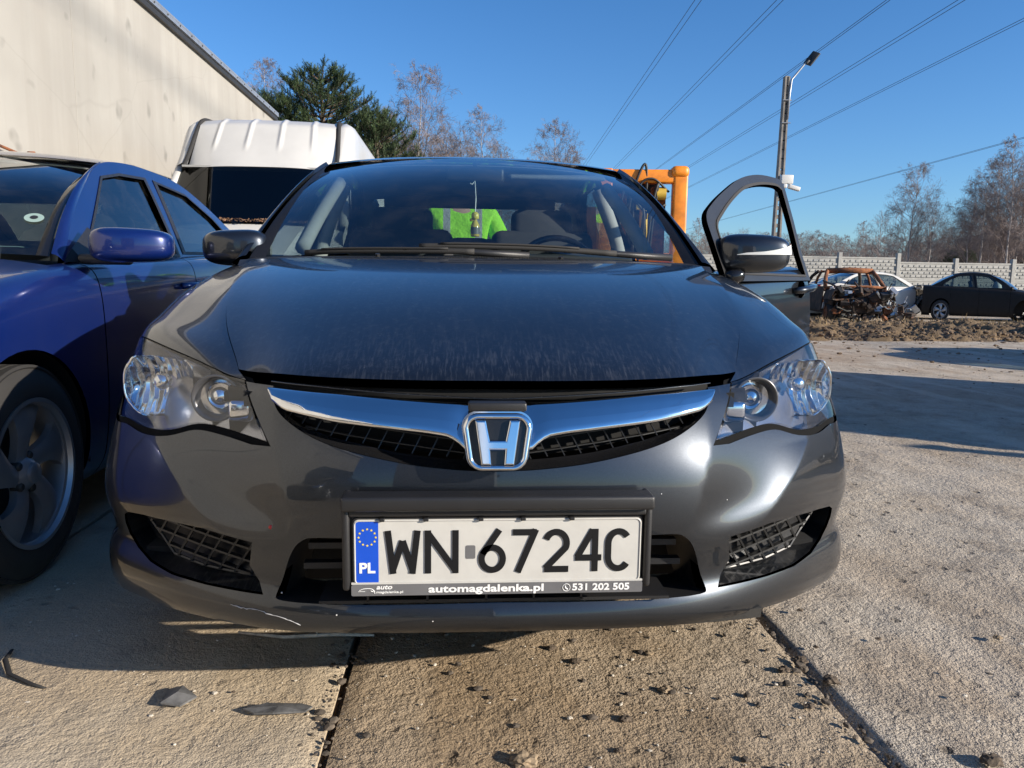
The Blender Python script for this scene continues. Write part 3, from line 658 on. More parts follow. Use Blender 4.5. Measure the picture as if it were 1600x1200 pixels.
def roof_and_glass(root, sp, paint_m, L, glass_m='glass', parts=('roof', 'windscreen', 'rear_window', 'side'), fine=1, trim='gloss_black', side_panes=True, sides=(1, -1), rear_glass='glass'):
    side = Side(sp['side']['xb'], sp['side']['zb']); out = {}
    rail = np.array(bez(sp['rail'], 6)); rx = side(rail[:, 0], rail[:, 1])       # 3D rail, right side
    (gb0, gb1), (gt0, gt1) = sp['glassbase'], sp['glasstop']
    def cross(a, b, n, p=2.0):   # curve from -b over a to b, plan bow
        a, b = np.array(a), np.array(b); r = []
        for u in np.linspace(-1, 1, n): q = a+(b-a)*abs(u)**p; q = q.copy(); q[0] = b[0]*u; r.append(q)
        return r
    nx = 25
    base, top = cross(gb0, gb1, nx, 2.4), cross(gt0, gt1, nx, 2.2)
    rows = []
    for v in np.linspace(0, 1, 12):
        row = []
        for a, b in zip(base, top):
            q = a+(b-a)*v; q = q+np.array([0, -.35, .55])*.085*math.sin(math.pi*v); row.append(q)
        rows.append(row)
    if 'windscreen' in parts: out['windscreen'] = grid_obj('windscreen', rows, M[glass_m], root, L)
    W = [r[-1] for r in rows]
    # frame strips between the glass edge and the roof rail, both sides
    rb, rt = sp['rearbase'], sp['reartop']
    rbase, rtop = cross(rb[0], rb[1], nx), cross(rt[0], rt[1], nx)
    rrows = [[a+(b-a)*v+np.array([0, .3, .5])*.06*math.sin(math.pi*v) for a, b in zip(rbase, rtop)] for v in np.linspace(0, 1, 8)]
    if 'rear_window' in parts: out['rear_window'] = grid_obj('rear_window', rrows, M[rear_glass], root, L)
    iA = int(np.argmin(np.abs(rail[:, 0]-gt1[1]))); iC = int(np.argmin(np.abs(rail[:, 0]-rt[1][1])))
    def strip(A, B, nm, mat, bulge, u0=0., u1=1., n=7):
        for sg in (1, -1):
            R_ = []
            for a, b in zip(A, B):
                a, b = np.array(a), np.array(b); row = []
                for u in np.linspace(u0, u1, n):
                    q = a+(b-a)*u+np.array([.5, -.25, .55])*bulge*math.sin(math.pi*u); row.append(q*[sg, 1, 1])
                R_.append(row if sg > 0 else row[::-1])
            grid_obj(nm, R_, M[mat] if isinstance(mat, str) else mat, root, L)
    def rs(P, n):
        P = np.array(P); d = np.r_[0, np.cumsum(np.linalg.norm(np.diff(P, axis=0), axis=1))]; q = np.linspace(0, d[-1], n)
        return np.stack([np.interp(q, d, P[:, c]) for c in range(3)], 1)
    A = rs(W, 16); B = rs(rx[:iA+1], 16)
    strip(A, B, 'pillar_trim', trim, .012, 0, .42, 5); strip(A, B, 'pillar', paint_m, .030, .42, 1, 6)
    Ar = rs([r[-1] for r in rrows[::-1]], 12); Br = rs(rx[iC:], 12); strip(Ar, Br, 'rear_pillar', paint_m, .02)
    if 'roof' in parts:
        rr = []; mid = rx[iA:iC+1]; n = 20; mid = rs(mid, n); ft, rt_ = np.array(top), np.array(rtop)
        for i, q in enumerate(mid):
            f = i/(n-1); row = []
            for k, u in enumerate(np.linspace(-1, 1, nx+8)):
                # blend front curve -> rear curve in y, crown in z
                yc = ft[nx//2][1]+(rt_[nx//2][1]-ft[nx//2][1])*f; y = yc+(q[1]-yc)*abs(u)**2.2
                zf = gt0[2]+(rt[0][2]-gt0[2])*f; zc = zf+(sp['roofz']-max(gt0[2], rt[0][2]))*math.sin(math.pi*min(1, max(0, f)))**.7
                z = zc+(q[2]-zc)*abs(u)**2.6; row.append((q[0]*u, y, z))
            rr.append(row)
        out['roof'] = grid_obj('roof', rr, M[paint_m], root, L, thick=0)
        lin = [[(x*.97, y, z-.03) for x, y, z in r] for r in rr]; grid_obj('headliner', lin, M['fabric_grey'], root, L)
        # header panels hanging inside the front and rear edge
        hb = MB()
        hb.box((0, rt[0][1]-.05, rt[0][2]-.055), (1.0, .05, .07)); hb.obj('rear_header', M['fabric_dark'], root, loc=L)
    if 'side' in parts:
        outer = [tuple(p) for p in rail]; zb = lambda y: float(np.interp(y, [1.3, 2.3, 3.0, 4.0], [.93, .962, .985, 1.015]))
        outer = outer+[(y, zb(y)+.006) for y in np.linspace(outer[-1][0]-.02, outer[0][0]+.05, 20)]
        holes = [sp['win_front'], sp['win_rear']]
        for sg in sides:
            V, Fc, NN = surf_panel(side, outer, holes, skirt=.03, gstep=.05, bstep=.03, mirror=None if sg > 0 else 'L')
            link('window_frame', mesh('window_frame', V, Fc, True, NN), M[paint_m], root, L)
            for nm, hpoly in (('side_window', holes[0]), ('side_window', holes[1])):
                c = np.mean(hpoly, axis=0); 
                gasket = [tuple(c+(np.array(p)-c)*1.035) for p in hpoly]
                V, Fc, NN = surf_panel(side, gasket, [[tuple(c+(np.array(p)-c)*.955) for p in hpoly]], off=.003, skirt=.02, gstep=.06, bstep=.03, mirror=None if sg > 0 else 'L')
                f = link('window_seal', mesh('window_seal', V, Fc, True, NN), M['black_plastic'], root, L)
                if side_panes:
                    V, Fc, NN = surf_panel(side, hpoly, (), off=-.012, skirt=0, gstep=.08, bstep=.05, mirror=None if sg > 0 else 'L')
                    link(nm, mesh(nm, V, Fc, True, NN), M['side_glass'], f)
    out['rx'] = rx; out['side'] = side; return out
def build_saloon(root, L, sp, paint_m, low=False, front=True, skip=(), glass=True, rear_glass='glass', wheels=True, interior=True, fine_wheel=None, lights=True, ring=None):
    S = Surf(ring_net(sp['path']), hint=(1, 0, 0)); A = sp['archr']; fy, ry = sp['wheels']; s1, s2, s3 = sp['seams']; g = .004
    zt = lambda y: float(S.inv([(y, 9.)], (1, 2))[0][1]) if False else 0
    path = np.array(sp['path']); y_of = lambda s: np.interp(s, range(len(path)), path[:, 1]); s_of = lambda y: float(np.interp(y, path[4:14, 1], range(4, 14)))
    tmax = S.nj-1; gs, bs = (.30, .2) if low else (.16, .08)
    def between(ya, yb, cut=None):
        a = s_of(ya) if not isinstance(ya, tuple) else ya[0]; b = s_of(yb) if not isinstance(yb, tuple) else yb[0]
        o = [(a, 0.), (b, 0.)]
        if cut is None: return o+[(b, tmax), (a, tmax)]
        yc, r = cut; arc = [p for p in arch(yc, r, n=26, a0=-.6, a1=math.pi+.6, zc=sp['R'])]
        st = [tuple(q) for q in S.inv(arc, (1, 2))]
        st = [q for q in st if a < q[0] < b and q[1] < tmax-.02]
        return o, st, a, b
    def put(name, poly, both=False, **kw):
        for sg in ((1,) if both else (1, -1)):
            if (name, sg) in skip or name in skip: continue
            panel(name, M[paint_m], root, S, poly, (), L, skirt=.015, gstep=gs, bstep=bs, mirror='both' if both else (None if sg > 0 else 'L'), **kw)
    # fender (from y .5 to the door) with its arch; quarter the same; bumpers around the ends
    a_f = s_of(max(.50, fy-A-.06))
    def with_arch(a, b, yc):
        arc = [q for q in S.inv(arch(yc, A, n=30, a0=-.25, a1=math.pi+.25, zc=sp['R']), (1, 2))]
        arc = [tuple(q) for q in arc if a+.02 < q[0] < b-.02 and q[1] < tmax-.05]
        return [(a, 0.), (b, 0.), (b, tmax), (min(b-.01, arc[0][0]), tmax)]+arc+[(max(a+.01, arc[-1][0]), tmax), (a, tmax)]
    if front: 
        put('fender', with_arch(a_f, s_of(s1-g), fy))
        put('front_bumper', [(0, 0.), (a_f-.02, 0), (a_f-.02, tmax), (0, tmax)], both=True)
    put('front_door', between(s1+g, s2-g)); put('rear_door', between(s2+g, s3-g)) if 'rear_door' not in skip else None
    e = s_of(min(4.3, ry+A+.25)); put('quarter_panel', with_arch(s_of(s3+g), e, ry))
    put('rear_bumper', [(e+.02, 0), (S.ni-1, 0), (S.ni-1, tmax), (e+.02, tmax)], both=True)
    # hood and deck
    def deck(name, ya, yb, crown, mat):
        rows = []
        for y in np.linspace(ya, yb, 14):
            s = None
            ssamp = np.linspace(0, S.ni-1, 400); top = S(ssamp, ssamp*0)
            half = top[:200] if y < 2.3 else top[200:]
            k = np.argsort(half[:, 1]); x = float(np.interp(y, half[k, 1], half[k, 0])); z = float(np.interp(y, half[k, 1], half[k, 2]))
            rows.append([(x*u, y, z+crown*(1-abs(u)**2.2)) for u in np.linspace(-1, 1, 21)])
        grid_obj(name, rows, M[mat], root, L, thick=0)
    if front and 'hood' not in skip: deck('hood', path[0, 1]+.105, sp['hood_y'], .05, paint_m)
    deck('boot_lid', sp['rearbase'][0][1]-.12, path[-1, 1]-.105, .02, paint_m)
    o = roof_and_glass(root, sp, paint_m, L, parts=('roof', 'windscreen', 'rear_window', 'side') if glass else ('roof', 'side'), side_panes=glass, trim='gloss_black', rear_glass=rear_glass)
    fl = MB(); fl.box((0, (fy+ry)/2, .22), (1.5, ry-fy-.7, .06)); fl.box((0, 1.32, .55), (1.55, .04, .62)); fl.obj('floor_pan', M['void'], root, loc=L)
    if interior:
        d = MB(); d.bevbox((0, 1.62, .86), (1.38, .42, .16), .06); d.obj('dashboard', M['fabric_dark'], root, auto=50, loc=L)
        for x in (-.36, .36): seat(root, x, 2.45, 'fabric_dark', L)
        seat(root, 0, 3.25, 'fabric_dark', L, w=1.25, head=False)
    if wheels:
        for y in (fy, ry):
            for sg in (1, -1):
                if ('wheel', sg, y == fy) in skip: continue
                wheel(root, (sg*(sp['w']-.10), y, sp['R']), sg, R=sp['R'], loc=L, fine=(fine_wheel == (sg, y == fy)))
    for y in (fy, ry):
        for sg in (1, -1):
            a = MB(); a.lathe([(A+.012, 0), (A+.012, .30), (.1, .30)], (sg*(sp['w']-.02-.30)+(0 if sg > 0 else 0), y, sp['R']), 'x', 28, sg)
            V = [v for v in a.V]; a2 = MB(); a2.lathe([(A+.012, .29), (A+.012, 0), (.05, 0)], (sg*(sp['w']-.31), y, sp['R']), 'x', 28, sg, -.15, math.pi+.15); a2.obj('wheel_arch_liner', M['void'], root, smooth=True, loc=L)
    if lights and front:
        for mr in (None, 'L'):
            a = s_of(.5)
            panel('headlight', M['lens'] if not low else M['reflector'], root, S, [(2.9, .5), (a+.6, .15), (a+.4, 1.7), (3.2, 2.1)], (), L, off=.005, skirt=.01, gstep=gs, bstep=bs, mirror=mr)
            if 'tail_light' not in skip: panel('tail_light', M['red_lens'], root, S, [(13.2, .2), (15.3, .3), (15.2, 1.9), (13.4, 1.9)], (), L, off=.005, skirt=.01, gstep=gs, bstep=bs, mirror=mr)
    return S, o
# ---------------------------------------------------------------- the grey saloon in the middle
CV = empty('saloon_car', (0, 2.2, 0), 0, 'dark metallic grey saloon facing the camera, one front door open, number plate WN 6724C', 'car')
CL = (0, -2.2, 0)
NS = Surf(nose_net(), disp=nose_disp); gp = 'grey_paint'; KT = 1.0; TM = NS.nj-1
# --- traced outlines, right half, (x, y, z) on the skin
HL = dict(it=(.507, .218, .686), t1=(.645, .345, .714), t2=(.765, .475, .733), ot=(.885, .655, .735), o1=(.898, .60, .68), o2=(.893, .535, .612), b0=(.858, .440, .582), b1=(.800, .372, .580), b2=(.740, .308, .572), b3=(.675, .244, .580), b4=(.608, .200, .600), b5=(.538, .150, .599), ib=(.440, .088, .588), i1=(.475, .13, .64))
q = {k: NS.inv([v], (0, 1, 2))[0] for k, v in HL.items()}
HLpoly = bez([q['it'], q['t1'], q['t2'], q['ot']], 6)[:-1]+bez([q['ot'], q['o1'], q['o2'], q['b0'], q['b1'], q['b2'], q['b3'], q['b4'], q['b5'], q['ib']], 4)[:-1]+[q['ib'], q['i1']]
HLpoly = [tuple(p) for p in HLpoly]
def grow(poly, d, asp=1.0):
    """offset a polygon in its plane (d > 0 outwards)"""
    P = np.array(poly, float); A = .5*np.sum(P[:, 0]*np.roll(P[:, 1], -1)-np.roll(P[:, 0], -1)*P[:, 1]); n = len(P); o = []
    for i in range(n):
        a = P[i]-P[i-1]; b = P[(i+1) % n]-P[i]; na = np.array([a[1], -a[0]])/max(1e-9, np.linalg.norm(a)); nb = np.array([b[1], -b[0]])/max(1e-9, np.linalg.norm(b))
        m = na+nb; m /= max(.3, np.linalg.norm(m)); o.append(tuple(P[i]+m*d*(1 if A > 0 else -1)))
    return o
def sm(pts, n=5): return [tuple(p) for p in bez(pts, n)]
inv3 = lambda pts: [tuple(p) for p in NS.inv(pts, (0, 1, 2))]
inv2 = lambda pts: [tuple(p) for p in NS.inv(pts, (0, 2))]
# hood
hs = sm(inv3([(.527, .257, .702), (.585, .40, .757), (.637, .56, .813), (.675, .74, .862), (.702, .92, .90), (.722, 1.10, .935)]), 4)
hs.append((hs[-1][0]+.02, 0.0)); s_c = hs[-1][0]
front = [(s, 5.0) for s in np.linspace(0, hs[0][0]-.1, 30)]
hood = front+hs+[(s, 0.) for s in np.linspace(s_c-.1, 0, 24)]
panel('hood', M[gp], CV, NS, hood, (), CL, off=.005, skirt=.022, gstep=.11, bstep=.06, mirror='both')
# fender (right and left)
top_hs = [(a+.035, b) for a, b in hs]
bump_seam = inv3([(.898, .575, .628), (.900, .590, .60)])
arcw = [tuple(p) for p in NS.inv(arch(.92, .355, n=30, a0=-.1, a1=math.pi+.1), (1, 2))]; arcw = [p for p in arcw if p[0] > 8.2 and p[1] < TM-.05]
arcw = [p for p in arcw if p[0] < 12.4]
sA = [p for p in arcw]                # from rear bottom over the top to the front bottom
topi = [p for p in sA if NS([p[0]], [p[1]])[0][1] > .60 or NS([p[0]], [p[1]])[0][2] > .60]
fend_arc = [p for p in sA if not (NS([p[0]], [p[1]])[0][1] < .92 and NS([p[0]], [p[1]])[0][2] < .58)]
hl_top = [tuple(p) for p in grow(HLpoly, .03)]
kt = [i for i in range(19)]
fender = top_hs+[(12.9, 0.), (13., 0.), (13., TM), (min(12.9, sA[0][0]+.0), TM)]+fend_arc+bump_seam[::-1]+[tuple(p) for p in grow(HLpoly, .035)[18:20][::-1]]+[tuple(p) for p in grow(HLpoly, .035)[0:19][::-1]]
for mr in (None, 'L'): panel('fender', M[gp], CV, NS, fender, (), CL, skirt=.016, gstep=.13, bstep=.06, mirror=mr)
# bumper
GR = sm(inv2([(.437, .684), (.428, .655), (.400, .629), (.318, .592), (.185, .563), (.08, .551), (0, .548)]), 5)
FOG = inv2([(.464, .396), (.52, .401), (.57, .406), (.66, .403), (.735, .396), (.785, .388), (.800, .378), (.803, .355), (.795, .330), (.768, .308), (.725, .293), (.66, .286), (.575, .287), (.446, .292), (.455, .315), (.474, .345)])
LOW = inv2([(0, .422), (.20, .421), (.33, .420), (.362, .412), (.383, .388), (.400, .345), (.419, .296), (.405, .287), (.30, .288), (.15, .292), (0, .294)])
hlb = [tuple(p) for p in grow(HLpoly, .03)]
hlb2 = [tuple(p) for p in grow(HLpoly, .17)]
iOT = 18
low_hl = hlb[20:24]+hlb2[24:55]+hlb[-1:]          # outer side, along the bottom to the inner corner
outl = [(0., TM), (8.9, TM)]
fr_arc = [p for p in sA if NS([p[0]], [p[1]])[0][1] < .92 and NS([p[0]], [p[1]])[0][2] < .58]
bumper = [(s, TM) for s in np.linspace(0, fr_arc[-1][0], 30)]+fr_arc[::-1]+bump_seam[:1]+low_hl+inv3([(.500, .214, .684)])+GR+[(0., GR[-1][1]+.2)]
low_half = LOW
bumper_low = [p for p in LOW]
# the lower intake touches the centre line: it becomes part of the outline
iu, il = LOW[0], LOW[-1]
outline = [(s, TM) for s in np.linspace(0, fr_arc[-1][0], 30)]+fr_arc[::-1]+bump_seam[:1]+low_hl+inv3([(.503, .214, .684)])+GR+[(0., iu[1])]+sm(LOW[1:9], 3)+[(0., il[1])]
FOGs = FOG
Vb, Fb, Nb = surf_panel(NS, outline, [FOGs], skirt=.03, gstep=.11, bstep=.05, mirror='both', hole_skirt=[(0, .012, 0)])
link('front_bumper', mesh('front_bumper', Vb, Fb, True, Nb), M[gp], CV, CL)
# scooped walls of the openings
def scoop(name, poly3, back, mat, shrink=.93, c=None, sides=(1, -1)):
    P = np.array(poly3); c = P.mean(0) if c is None else np.array(c)
    for sg in sides:
        rows = []
        for f, sh in ((0, 1.), (.5, (1+shrink)/2), (1., shrink)):
            r = c+(P-c)*[sh, 1, sh]+[0, back*f, 0]; rows.append(np.concatenate([r, r[:1]])*[sg, 1, 1])
        grid_obj(name, rows, M[mat], CV, CL)
fog3 = NS(*np.array(resample(FOGs, .1)).T)
for sg in (1, -1):
    P0 = fog3*[sg, 1, 1]+[0, .011, 0]; c0 = P0.mean(0); R_ = [c0+(P0-c0)*[s_, .95 if s_ < .99 else 1, s_]+[0, d_, 0] for s_, d_ in ((1, 0), (.97, .02), (.92, .045), (.90, .06))]
    grid_obj('fog_scoop', [np.concatenate([r, r[:1]]) for r in R_], M[gp], CV, CL)
    m = MB(); P = R_[-1]; c = P.mean(0); m.add([tuple(c)]+[tuple(p) for p in P], [(0, i+1, (i+1) % len(P)+1) for i in range(len(P))])
    m.obj('fog_light_recess', M['black_plastic'], CV, smooth=True, loc=CL)
def lattice(name, polyxz, yfun, sp, a1, a2, r, mat, parent, sgs=(1, -1), depth=.012, frame=True):
    P = np.array(polyxz); lo, hi = P.min(0), P.max(0); cen = (lo+hi)/2; D = np.linalg.norm(hi-lo)
    for sg in sgs:
        m = MB()
        for ang, spc in ((a1, sp[0]), (a2, sp[1])):
            d = np.array([math.cos(ang), math.sin(ang)]); nrm = np.array([-d[1], d[0]]); k = int(D/spc)+1
            for i in range(-k, k+1):
                t = np.linspace(-D, D, 240); pts = cen+nrm*i*spc+d*t[:, None]; ok = inside(pts, P); run = []
                for p, o in zip(list(pts)+[pts[-1]], list(ok)+[False]):
                    if o: run.append(p)
                    elif len(run) > 1:
                        sel = [run[int(j)] for j in np.linspace(0, len(run)-1, max(2, len(run)//10))]
                        Q = []; 
                        for p_ in sel: y = yfun(p_[0], p_[1]); Q.append((p_, y))
                        V = []; F = []
                        for (p_, y) in Q:
                            for dy in (0, depth):
                                for w_ in (-r, r): V.append(((p_[0]+nrm[0]*w_)*sg, y+dy, p_[1]+nrm[1]*w_))
                        for j in range(len(Q)-1):
                            b = j*4; F += [(b, b+1, b+5, b+4), (b+1, b+3, b+7, b+5), (b+3, b+2, b+6, b+7), (b+2, b, b+4, b+6)]
                        m.add(V, F); run = []
                    else: run = []
        if frame:
            R3 = [(p[0]*sg, yfun(p[0], p[1])+depth/2, p[1]) for p in resample(P, .02)]; m.tube(R3, r*1.6, 6, closed=True)
        o = m.obj(name, M[mat], parent, loc=CL)
        tag(o, kind='stuff')
def yN(x, z, add=0.): 
    s, t = NS.inv([(abs(x), z)], (0, 2))[0]; return float(NS([s], [t])[0][1])+add
ycache = {}
def yNc(add, x, z):
    k = (round(x, 2), round(z, 2))
    if k not in ycache: ycache[k] = yN(*k)
    return ycache[k]+add
fogmesh = [(.474, .393), (.56, .394), (.66, .390), (.735, .381), (.70, .345), (.672, .312), (.60, .300), (.49, .297)]
lattice('fog_grille', fogmesh, lambda x, z: .105+.62*max(0, x-.45)**1.2+.035, (.026, .030), .16, 2.15, .0020, 'grille_plastic', CV, depth=.014)
# lower intake: black box behind, lip and slats
m = MB(); LP = np.array(NS(*np.array(sm(LOW[1:9], 3)).T)); n = len(LP)
rows = [[(x*sg2, y, z) for x, y, z in LP] for sg2 in (1,)]
for sg in (1, -1):
    R0 = LP*[sg, 1, 1]; R1 = LP*[sg*.93, 1, 1]+[0, .13, -.01]; grid_obj('intake_duct', [R0, R1], M['black_plastic'], CV, CL)
m = MB(); m.box((0, .24, .36), (.80, .01, .16)); m.obj('intake_back', M['void'], CV, loc=CL)
m = MB(); m.box((0, .06, .300), (.66, .10, .006)); m.box((0, .09, .345), (.74, .02, .012)); m.box((0, .09, .385), (.72, .02, .012))
for x in (-.02, .07, .16, -.13, -.24): m.box((x, .035, .312), (.004, .05, .024))
m.obj('intake_slat', M['black_plastic'], CV, loc=CL)
# under-bumper air dam
m = MB(); 
for a, b in ((.30, .56),):
    pts = [(x, .050+.24*abs(x)**2.2, .231-.03*abs(x)) for x in np.linspace(a, b, 9)]
    V = []; F = []
    for i, p in enumerate(pts): V += [(p[0], p[1], p[2]+.012), (p[0], p[1]+.004, p[2]-.010), (p[0], p[1]+.007, p[2]-.010), (p[0], p[1]+.01, p[2]+.012)]
    for i in range(8):
        for k in range(4): F.append((i*4+k, i*4+(k+1) % 4, i*4+4+(k+1) % 4, i*4+4+k))
    m.add(V, F)
m.obj('air_dam', M['dark_metal'], CV, loc=CL)
# upper grille: dark bowl, mesh, chrome bar, emblem
arc3 = np.array(NS(*np.array(GR).T)); mesh_b = []
inner = [(.412, .645), (.40, .628), (.36, .611), (.28, .591), (.165, .571), (.07, .562), (0, .560)]
inn = np.array([(p[0], p[1]) for p in sm(inner, 5)]); inn3 = np.array([(x, yNc(.030, x, z)+.004, z) for x, z in inn])
for sg in (1, -1):
    mid = (arc3+inn3)/2+[0, .012, 0]; grid_obj('grille_surround', [arc3*[sg, 1, 1]+[0, .004, 0], mid*[sg, 1, 1], inn3*[sg, 1, 1]], M['gloss_black'], CV, CL)
meshpoly = [tuple(p) for p in inn]+[(0.0, .66), (.2, .662), (.40, .668)]
lattice('grille_mesh', meshpoly, lambda x, z: yNc(.034, x, z), (.0215, .030), .13, 2.05, .0010, 'grille_plastic', CV, depth=.010, frame=False)
m = MB(); m.add([(x*sg, yNc(.060, x, z)+.01, z) for sg in (1,) for x, z in meshpoly]+[(-x, yNc(.060, x, z)+.01, z) for x, z in meshpoly], [tuple(range(len(meshpoly))), tuple(range(len(meshpoly), 2*len(meshpoly)))[::-1]]); m.obj('grille_back', M['void'], CV, loc=CL)
def bar(name, up, lo, n, bulge, add, mat, segs=9, xm=.438):
    """convex bar across the front between two height curves"""
    xs = np.linspace(-xm, xm, n); rows = []
    for x in xs:
        zu, zl = float(np.interp(abs(x), *zip(*up))), float(np.interp(abs(x), *zip(*lo))); y0 = yNc(add, min(abs(x), .44), (zu+zl)/2) if False else float(np.interp(abs(x), cx, cy))+add
        h = (zu-zl)/2; row = []
        for k in range(segs*2):
            a = math.pi*2*k/(segs*2); c_, s_ = math.cos(a), math.sin(a)
            f = abs(s_)**.8*math.copysign(1, s_)
            tilt = (.85*h*f if add < 0 else 0)
            row.append((x, y0-bulge*min(1, h/.012)*max(0, c_)+.012*max(0, -c_)+tilt, (zu+zl)/2+h*f))
        row.append(row[0]); rows.append(row)
    return grid_obj(name, rows, M[mat], CV, CL)
cx = np.linspace(0, .44, 12); cy = [yN(x, .655) for x in cx]
bar('chrome_bar', [(0, .664), (.1, .669), (.2, .675), (.30, .681), (.438, .686)], [(0, .585), (.062, .590), (.075, .603), (.092, .612), (.13, .618), (.2, .625), (.30, .634), (.40, .649), (.430, .665), (.438, .682)], 80, .013, -.012, 'chrome')
bar('grille_flange', [(0, .6745), (.2, .6840), (.35, .6925), (.45, .6955)], [(0, .6730), (.2, .6825), (.35, .6910), (.45, .694)], 40, .002, .016, gp)
m = MB()
for i, x in enumerate(np.linspace(-.46, .46, 30)):
    y = float(np.interp(abs(x), [0, .2, .34, .44, .5], [.115, .12, .165, .23, .29])); m.V += [(x, y, .700), (x, y-.02, .672), (x, y+.02, .655)]
for i in range(29): m.F += [(i*3, i*3+1, i*3+4, i*3+3), (i*3+1, i*3+2, i*3+5, i*3+4)]
m.obj('hood_seal', M['void'], CV, smooth=True, loc=CL)
# emblem
em = bpy.data.objects.new('tmp', None); 
def rring(cx_, cz_, w0, w1, h, r, n=10):
    """rounded trapezoid outline"""
    C_ = [(w1/2, h/2), (-w1/2, h/2), (-w0/2, -h/2), (w0/2, -h/2)]; o = []
    for i, (x, z) in enumerate(C_):
        sx, sz = (1, 1, 0, 0), 0
        a0 = i*math.pi/2; c_ = (x-math.copysign(r, x), z-math.copysign(r, z))
        for k in range(n+1): a = a0+math.pi/2*k/n; o.append((cx_+c_[0]+r*math.cos(a), cz_+c_[1]+r*math.sin(a)))
    return o
EX, EZ, EY = -.004, .6115, -.030
rg = MB(); rg.tube([(x, EY+.002, z) for x, z in rring(EX, EZ, .098, .112, .090, .022)], .0056, 10, closed=True, sy=1.0)
ring = rg.obj('emblem_ring', M['chrome'], CV, smooth=True, loc=CL)
rg = MB(); rg.prism(rring(EX, EZ, .100, .114, .092, .022), EY+.003, EY+.03); rg.obj('emblem_plate', M['gloss_black'], ring, auto=30)
rg = MB(); rg.prism(rring(EX, EZ, .112, .128, .104, .028), EY+.012, EY+.045); rg.obj('emblem_base', M['chrome'], ring, auto=30)
H = [(-.0400, .0385), (-.0215, .0385), (-.0140, .0035), (.0140, .0035), (.0215, .0385), (.0400, .0385), (.0290, -.0385), (.0115, -.0385), (.0135, -.0125), (-.0135, -.0125), (-.0115, -.0385), (-.0290, -.0385)]
bm = bmesh.new(); fv = [bm.verts.new((EX+a, EY+.002, EZ+b)) for a, b in H]; f = bm.faces.new(fv); ex = bmesh.ops.extrude_face_region(bm, geom=[f])
for v in [g_ for g_ in ex['geom'] if isinstance(g_, bmesh.types.BMVert)]: v.co.y -= .009
bmesh.ops.recalc_face_normals(bm, faces=bm.faces)
edges = [e_ for e_ in bm.edges if all(v.co.y < EY-.004 for v in e_.verts)]
bmesh.ops.bevel(bm, geom=edges, offset=.0030, segments=3, affect='EDGES', profile=.6)
me = bpy.data.meshes.new('emblem_letter'); bm.to_mesh(me); bm.free(); link('emblem_letter', me, M['chrome'], ring)
for o_ in [ring]+list(ring.children):
    for v in o_.data.vertices: v.co.y += (v.co.z-EZ)*.20
m = MB(); m.bevbox((EX, EY+.028, .672), (.105, .03, .016), .004); m.obj('emblem_cap', M['black_plastic'], CV, auto=40, loc=CL)
